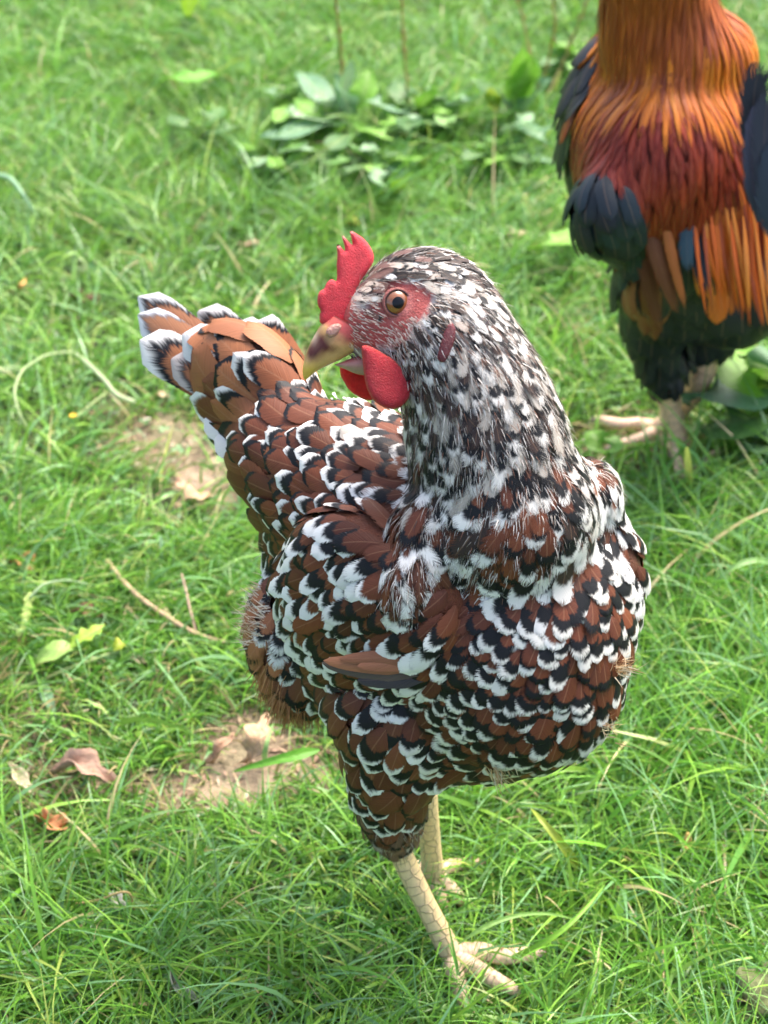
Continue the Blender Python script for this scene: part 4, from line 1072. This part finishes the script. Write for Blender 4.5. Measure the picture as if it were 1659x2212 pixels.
plant("broad_leaf_weed", "short wide bright green leaf lying in the grass left of the rooster's wing", "weed", (1130, 545), [L_((1135, 540), (1262, 500), .024, BRT, z0=.02, zm=.07, z1=.03)], (), grp, 5)
plant("broad_leaf_weed", "upright pointed green leaf beside a pale bluish one, just above the hen's crown", "weed", (845, 425), [L_((850, 415), (888, 372), .016, (.24, .46, .05), z0=.02, zm=.04, z1=.06), L_((835, 415), (810, 362), .018, PAL, z0=.02, zm=.04, z1=.05)], (), grp, 6)
plant("broad_leaf_weed", "flat bright green leaf lying across the grass in the upper left", "weed", (490, 165), [L_((485, 160), (345, 172), .022, (.14, .40, .03), z0=.03, zm=.07, z1=.03)], (), grp, 7)
plant("broad_leaf_weed", "small green weed leaf beside the pink toes of the rooster", "weed", (1310, 1000), [L_((1312, 985), (1275, 930), .016, BRT, z0=.01, zm=.03, z1=.03), L_((1315, 985), (1330, 940), .012, BRT, z0=.01, zm=.03, z1=.03)], (), grp, 8)
plant("broad_leaf_weed", "dark green broad leaves in the grass left of the pale leaved clump", "weed", (420, 300), [L_((430, 290), (370, 250), .020, DKG), L_((430, 285), (480, 230), .020, (.07, .2, .04)), L_((440, 290), (520, 270), .018, DKG)], (), grp, 9)
plant("broad_leaf_weed", "fresh leaf pushing up at the very top edge of the lawn", "weed", (405, 40), [L_((405, 35), (415, -20), .016, (.30, .52, .04), z0=.03, zm=.06, z1=.1)], (), grp, 10)
def rplant(label, base, n, sx, sy, seed, hw=.018, stalk=None):
    r = random.Random(seed); L = []
    for i in range(n):
        a = i*6.283/n+r.uniform(-.4, .4); k = r.uniform(.55, 1.1); b = (base[0]+math.cos(a)*sx*.12, base[1]+math.sin(a)*sy*.12)
        L.append(L_(b, (base[0]+math.cos(a)*sx*k, base[1]+math.sin(a)*sy*k), hw*r.uniform(.6, 1.1), r.choice([BLU, BRT, DKG, PAL, (.14, .32, .08), (.2, .4, .1)]), z0=.01, zm=r.uniform(.03, .07), z1=r.uniform(.0, .06)))
    plant("dock_plant", label, "weed", base, L, stalk or (), grp, seed)
rplant("low dark green weed between two pale leaved clumps, above the left of the hen's head", (590, 330), 8, 95, 45, 21)
rplant("sprawling weed with mixed pale and dark leaves, in the middle of the upper lawn", (960, 235), 11, 105, 60, 22)
rplant("weed with pale broken leaves lying low, between the hen's head and the rooster", (1090, 330), 9, 110, 45, 23, .016)
rplant("small leafy weed at the top of the lawn left of the rooster's neck", (1230, 120), 8, 70, 50, 24)
rplant("low leafy weed in front of the pale leaved clump, above the comb", (800, 345), 9, 110, 42, 25, .016)
rplant("loose leafy weed at the left end of the weedy band", (630, 215), 8, 90, 50, 26, .017)
# weed sprig lower left
sp = thing("weed_sprig", "yellow green weed sprig with a jagged leaf lying on the lawn at the lower left", "weed", tuple(G(90, 1450)))
stem("stem", [G(20, 1500, .004), G(120, 1455, .012), G(200, 1425, .018), G(255, 1407, .020)], .0018, .0016, (.42, .52, .22), sp)
leafmesh("leaf", (G(72, 1440, .012), G(110, 1395, .035), G(165, 1400, .022)), .0115, (.30, .48, .12), sp, seed=70)
leafmesh("leaf", (G(140, 1405, .022), G(185, 1370, .035), G(228, 1350, .030)), .0075, (.32, .50, .05), sp, seed=71, lobes=4)
leafmesh("leaf", (G(246, 1405, .020), G(252, 1385, .030), G(272, 1392, .022)), .0075, (.36, .42, .04), sp, seed=72)
leafmesh("leaf", (G(85, 1450, .010), G(95, 1500, .014), G(120, 1545, .006)), .005, (.20, .36, .20), sp, seed=73)
sp = thing("seed_head", "drooping yellow green seed head with a browned end, near the left edge", "seed head", tuple(G(60, 1290)))
stem("stem", [G(190, 1262, .02), G(140, 1252, .03), G(90, 1262, .035), G(66, 1290, .03)], .0010, .0012, (.34, .48, .26), sp)
for i in range(7):
    x, y = 68-i*4+random.uniform(-4, 4), 1280+i*18
    leafmesh("bract", (G(x, y, .03-i*.003), G(x-6, y+14, .03-i*.003), G(x-2, y+30, .024-i*.003)), .0045, (.36, .48, .12) if i < 5 else (.22, .14, .05), sp, seed=90+i)
# buttercup
bc = thing("buttercup", "tiny yellow flower on a thin stem left of the hen's tail", "flower", tuple(G(150, 930)))
stem("stem", [G(228, 850, .03), G(195, 875, .03), G(165, 900, .028)], .0012, .0010, (.36, .46, .18), bc)
for i in range(5):
    a = i*1.256; c = G(158, 899, .032); d = np.array([math.cos(a), math.sin(a), .35])
    leafmesh("petal", (c, c+d*.0022, c+d*.0042), .0022, (.75, .50, .02), bc, seed=i, nv=6, nu=5, rib=0)
# stems and twigs
def strip_thing(name, label, cat, pts, r0, r1, col, mat=None, grp=None): return tag(stem(name, pts, r0, r1, col, None, mat), label, cat, grp)
strip_thing("dry_stalk", "long bent straw coloured stalk lying on the grass left of the hen's leg", "stalk", [G(232, 1212, .02), G(262, 1252, .022), G(300, 1290, .022), G(350, 1325, .020), G(400, 1358, .018), G(445, 1378, .014), G(492, 1388, .010)], .0023, .0017, (.58, .42, .26), M_DRY)
strip_thing("twig", "short thin dry twig standing up from the long straw stalk", "twig", [G(392, 1240, .035), G(402, 1275, .03), G(410, 1315, .024), G(422, 1360, .016)], .0009, .0012, (.46, .33, .24), M_DRY)
strip_thing("dry_stalk", "thin dry stalk arching over the grass at the bottom left", "stalk", [G(165, 1952, .02), G(215, 1945, .03), G(262, 1925, .045), G(282, 1925, .045), G(290, 1970, .02)], .0008, .0007, (.50, .36, .16), M_DRY)
strip_thing("flower_stem", "pale green headless stem curving beside the tail on the left", "stem", [G(165, 765, .03), G(195, 790, .035), G(230, 825, .03), G(250, 855, .022), G(288, 868, .014)], .0018, .0028, (.50, .60, .34))
strip_thing("flower_stem", "looped pale green stem at the left edge of the lawn", "stem", [G(160, 760, .03), G(100, 765, .04), G(45, 800, .045), G(28, 850, .04), G(45, 905, .025), G(60, 930, .01)], .0013, .0017, (.40, .52, .24))
strip_thing("flower_stem", "pale stalk curling up at the upper left edge of the lawn", "stem", [G(-10, 375, .06), G(25, 385, .07), G(50, 420, .06), G(80, 470, .03)], .0030, .0020, (.34, .55, .34))
def blade(label, pts, hw, col, seed): 
    o = leafmesh("grass_blade", pts, hw, col, None, seed=seed, fold=.35, wave=0, pt=.2, rib=.1, nr=(0, -.5, 1)); return tag(o, label, "grass blade")
blade("wide pale yellow grass blade standing up in front of the rooster's leg", (G(1486, 1075, .0), G(1484, 990, .07), G(1484, 965, .16)), .0052, (.48, .55, .14), 1)
blade("pale upright blade rising from the grass tuft right of the straw stalk", (G(350, 1230, 0), G(350, 1150, .03), G(345, 1160, .10)), .0022, (.34, .52, .36), 2)
blade("broad light green blade bent over at the right edge beside the hen's breast", (G(1700, 1230, .03), G(1600, 1170, .10), G(1520, 1290, .03)), .0032, (.24, .42, .14), 3)
blade("green blade lying across the bare soil left of the hen's thigh", (G(690, 1620, .03), G(600, 1640, .04), G(500, 1668, .012)), .0042, (.12, .34, .03), 4)
blade("thin curved blade standing beside the pale dead leaf", (G(572, 1650, .01), G(570, 1610, .05), G(592, 1560, .03)), .0022, (.25, .42, .14), 5)
blade("brown tipped broad blade leaning in the grass right of the hen's foot", (G(1260, 1890, 0), G(1190, 1790, .08), G(1145, 1745, .05)), .0036, (.30, .38, .05), 6)
blade("long single blade arching over the hen's toes", (G(990, 2040, .05), G(1130, 1930, .07), G(1275, 2000, .02)), .0016, (.20, .38, .08), 7)
blade("broad blade slanting up at the right of the near foot", (G(1085, 2075, .01), G(1220, 2040, .06), G(1310, 1905, .04)), .0022, (.20, .42, .04), 8)
# dead leaves, each lying free
TAN = (.62, .42, .26); ORB = (.52, .24, .11); DBR = (.16, .09, .06); PNK = (.58, .38, .30); GRB = (.36, .30, .24)
DL = [("large pale tan oak leaf curled up beside the hen's rear leg feathers", (545, 1650, .008), (550, 1595, .035), (578, 1548, .030), .0115, TAN, 3, .5),
      ("narrow curled tan leaf left of the large oak leaf", (462, 1650, .004), (480, 1610, .024), (505, 1592, .018), .0065, (.50, .33, .22), 0, .9),
      ("long crumpled brown leaf with orange patches on the soil at left", (115, 1675, .006), (180, 1620, .040), (240, 1700, .008), .0120, (.46, .30, .22), 3, .7),
      ("small curled orange brown leaf near the lower left edge", (90, 1780, .006), (118, 1770, .028), (133, 1800, .008), .0090, ORB, 2, .8),
      ("rusty orange leaf half sunk in grass at the left edge", (22, 1215, .008), (55, 1205, .028), (80, 1240, .008), .0095, ORB, 2, .5),
      ("dark shrivelled brown leaf below the left end of the straw stalk", (158, 1330, .006), (185, 1318, .02), (220, 1340, .006), .0085, (.24, .12, .08), 2, .8),
      ("tan leaf lying on the bare soil patch left of the tail", (380, 1100, .004), (420, 1060, .022), (452, 1078, .006), .0110, (.55, .40, .24), 2, .4),
      ("pinkish scrap of leaf on the soil just under the tail", (372, 1050, .004), (388, 1040, .014), (404, 1055, .004), .0080, (.60, .38, .26), 0, .4),
      ("whitish torn leaf scrap in the grass at the bottom left", (245, 1945, .02), (258, 1940, .030), (262, 1975, .02), .0055, (.52, .48, .44), 3, .9),
      ("grey green curled pod shaped leaf at the bottom left centre", (370, 2105, .030), (375, 2150, .030), (435, 2170, .015), .0050, (.34, .36, .28), 0, 1.1),
      ("big mottled green and brown leaf in the bottom right corner", (1600, 2190, .010), (1640, 2150, .03), (1700, 2090, .02), .0200, (.15, .17, .075), 0, .2),
      ("grey brown shrivelled leaf beside the mottled corner leaf", (1575, 2160, .006), (1600, 2150, .02), (1625, 2170, .006), .0080, (.26, .20, .17), 2, .8),
      ("pale pinkish leaf scraps in the grass above right of the hen's head", (1095, 520, .012), (1110, 505, .03), (1135, 512, .014), .0110, (.75, .55, .42), 3, .6),
      ("orange leaf tip showing just above the comb", (752, 488, .012), (765, 478, .028), (780, 490, .014), .0080, (.66, .36, .12), 0, .6),
      ("pink brown leaf scraps in grass left of the comb", (515, 535, .012), (540, 525, .022), (570, 530, .012), .0065, (.60, .38, .28), 3, .6),
      ("small upright orange brown leaf at the left in the lawn", (40, 635, .012), (48, 620, .04), (55, 605, .03), .0050, (.58, .34, .12), 0, .6),
      ("dark brown leaf behind the tip of the tail", (160, 650, .006), (185, 635, .022), (215, 660, .006), .0140, (.15, .085, .05), 2, .4),
      ("pale leaf scrap at the right of the rooster's tail side", (1225, 720, .008), (1250, 712, .02), (1280, 725, .008), .0090, (.55, .38, .24), 2, .5),
      ("tan leaf fragment in the short grass above the bare soil", (335, 855, .004), (350, 850, .012), (365, 860, .004), .0050, (.62, .48, .30), 0, .4),
      ("tan scrap on the soil left of the twig", (280, 1430, .004), (300, 1418, .016), (320, 1440, .004), .0060, (.45, .34, .26), 2, .6),
      ("small brown leaf deep in the grass at the right, above the brown lump", (1580, 1620, .012), (1600, 1610, .02), (1625, 1622, .012), .0060, (.36, .20, .12), 0, .6),
      ("small yellowish brown leaf in the grass right of the feet", (1468, 1830, .015), (1480, 1818, .026), (1500, 1832, .015), .0070, (.40, .28, .10), 2, .5),
      ("broken straw coloured leaf strip at the bottom left corner", (20, 1650, .010), (50, 1690, .02), (75, 1720, .006), .0060, (.58, .50, .34), 2, .6)]
for i, (lab, a, b, c, hw, col, lob, cu) in enumerate(DL):
    o = leafmesh("dead_leaf", (G(*a), G(*b), G(*c)), hw, col, None, M_DRY, seed=300+i, lobes=lob, curl=cu, wave=.3, fold=.1, rib=.5)
    tag(o, lab, "dead leaf", "dead leaves scattered on the lawn")
# the brown lump at the right edge and two pale pebbles
def lump(name, c, r, col, mat, seed, lab, cat, grp=None):
    bm = bmesh.new(); bmesh.ops.create_icosphere(bm, subdivisions=4, radius=1.0); q = np.array([tuple(v.co) for v in bm.verts]); ef = [[v.index for v in f.verts] for f in bm.faces]; bm.free()
    h = 1+.16*vnoise(q[:, 0]*3, q[:, 1]*3+q[:, 2]*2, 1.5, seed)+.10*vnoise(q[:, 0]*3, q[:, 2]*3, 4, seed+1)
    o = mesh_obj(name, c+q*h[:, None]*np.array(r), ef, mat, None, np.tile(col, (len(q), 1))); return tag(o, lab, cat, grp)
lump("fir_cone", G(1650, 1745, .014), (.015, .012, .011), (.13, .075, .055), M_DRY, 5, "brown rough round lump in the grass at the right edge", "cone")
for i, (x, y, r, lab) in enumerate([(318, 908, .0045, "whitish pebble on the bare soil, the higher of two"), (250, 893, .0040, "pale pebble on the path edge left of the whitish one"), (1270, 955, .006, "grey pink stone on the soil by the rooster's toes")]):
    lump("pebble", G(x, y, .004), (r, r*.8, r*.55), (.62, .52, .44), M_SOILP if False else M_DRY, 20+i, lab, "pebble", "pebbles on the bare soil")
# low clover and small weeds between the blades
def clover(name, n, area, size, seed, lab, dens, pal):
    r = np.random.default_rng(seed); (x0, x1), (y0, y1) = area
    x = r.uniform(x0, x1, n*4); y = r.uniform(y0, y1, n*4); px, py, _ = proj(np.stack([x, y, np.zeros_like(x)], 1))
    k = (r.random(len(x)) < dens(px, py)) & (np.abs(px-PW/2) < PW/2+200) & (py > -300) & (py < PH+200); x, y = x[k][:n], y[k][:n]; n = len(x)
    Vs, Fs, Cs = [], [], []; off = 0
    for i in range(n):
        m = 3; a0 = r.uniform(0, 6.28); z = gh(x[i], y[i])+r.uniform(.006, .022); s = size*r.uniform(.6, 1.4); col = np.array(pal[r.integers(len(pal))])*r.uniform(.8, 1.2)
        for j in range(m):
            a = a0+j*2.094; d = np.array([math.cos(a), math.sin(a), r.uniform(-.1, .35)]); b = np.array([-math.sin(a), math.cos(a), r.uniform(-.2, .2)]); c = np.array([x[i], y[i], z])
            V = [c, c+d*s*.5+b*s*.42+[0, 0, s*.12], c+d*s*.95+b*s*.36+[0, 0, s*.08], c+d*s*1.0, c+d*s*.95-b*s*.36+[0, 0, s*.08], c+d*s*.5-b*s*.42+[0, 0, s*.12], c+d*s*.5]
            Vs += V; Fs += [[off, off+1, off+6, off+6], [off+1, off+2, off+3, off+6], [off+6, off+3, off+4, off+5], [off, off+6, off+5, off+5]]; off += 7; Cs += [col]*7
    F = [f if f[2] != f[3] else f[:3] for f in Fs]
    o = mesh_obj(name, Vs, F, M_LEAF, None, np.array(Cs)); o['kind'] = 'stuff'; o['label'] = lab; o['category'] = 'ground cover'
clover("clover", 1500, ((-1, .9), (.4, 2.6)), .0048, 40, "small round clover and weed leaves low in the lawn",
       lambda px, py: (.15+.85*np.exp(-(((px-180)/260)**2+((py-930)/130)**2)))*np.clip((1500-py)/200, 0, 1), [(.10, .26, .05), (.16, .34, .10), (.20, .38, .16), (.08, .20, .05)])
# dry bits on the soil
def bits(n, seed):
    r = np.random.default_rng(seed); x = r.uniform(-.7, .7, n*12); y = r.uniform(.45, 1.6, n*12); px, py, _ = proj(np.stack([x, y, 0*x], 1)); k = r.random(len(x)) < bare(px, py)+.04; x, y = x[k][:n], y[k][:n]; n = len(x)
    P = np.stack([x, y, gh(x, y)+.0015+r.random(n)*.003], 1); a = r.uniform(0, 6.28, n); D = np.stack([np.cos(a), np.sin(a), r.normal(0, .12, n)], 1); S = np.stack([-np.sin(a), np.cos(a), r.normal(0, .3, n)], 1)
    L = r.uniform(.001, .0065, n)[:, None]; W = r.uniform(.0005, .0018, n)[:, None]
    V = np.stack([P-D*L, P-S*W, P+D*L, P+S*W], 1).reshape(-1, 3); F = np.arange(4*n).reshape(-1, 4)
    pal = np.array([[.50, .36, .24], [.34, .22, .14], [.16, .10, .07], [.60, .50, .38], [.42, .28, .20]])
    o = mesh_obj("plant_litter", V, F, M_DRY, None, np.repeat(pal[r.integers(0, 5, n)], 4, 0)); o['kind'] = 'stuff'; o['label'] = "dry crumbs of leaf and straw on the bare soil"; o['category'] = 'litter'
bits(1700, 50)
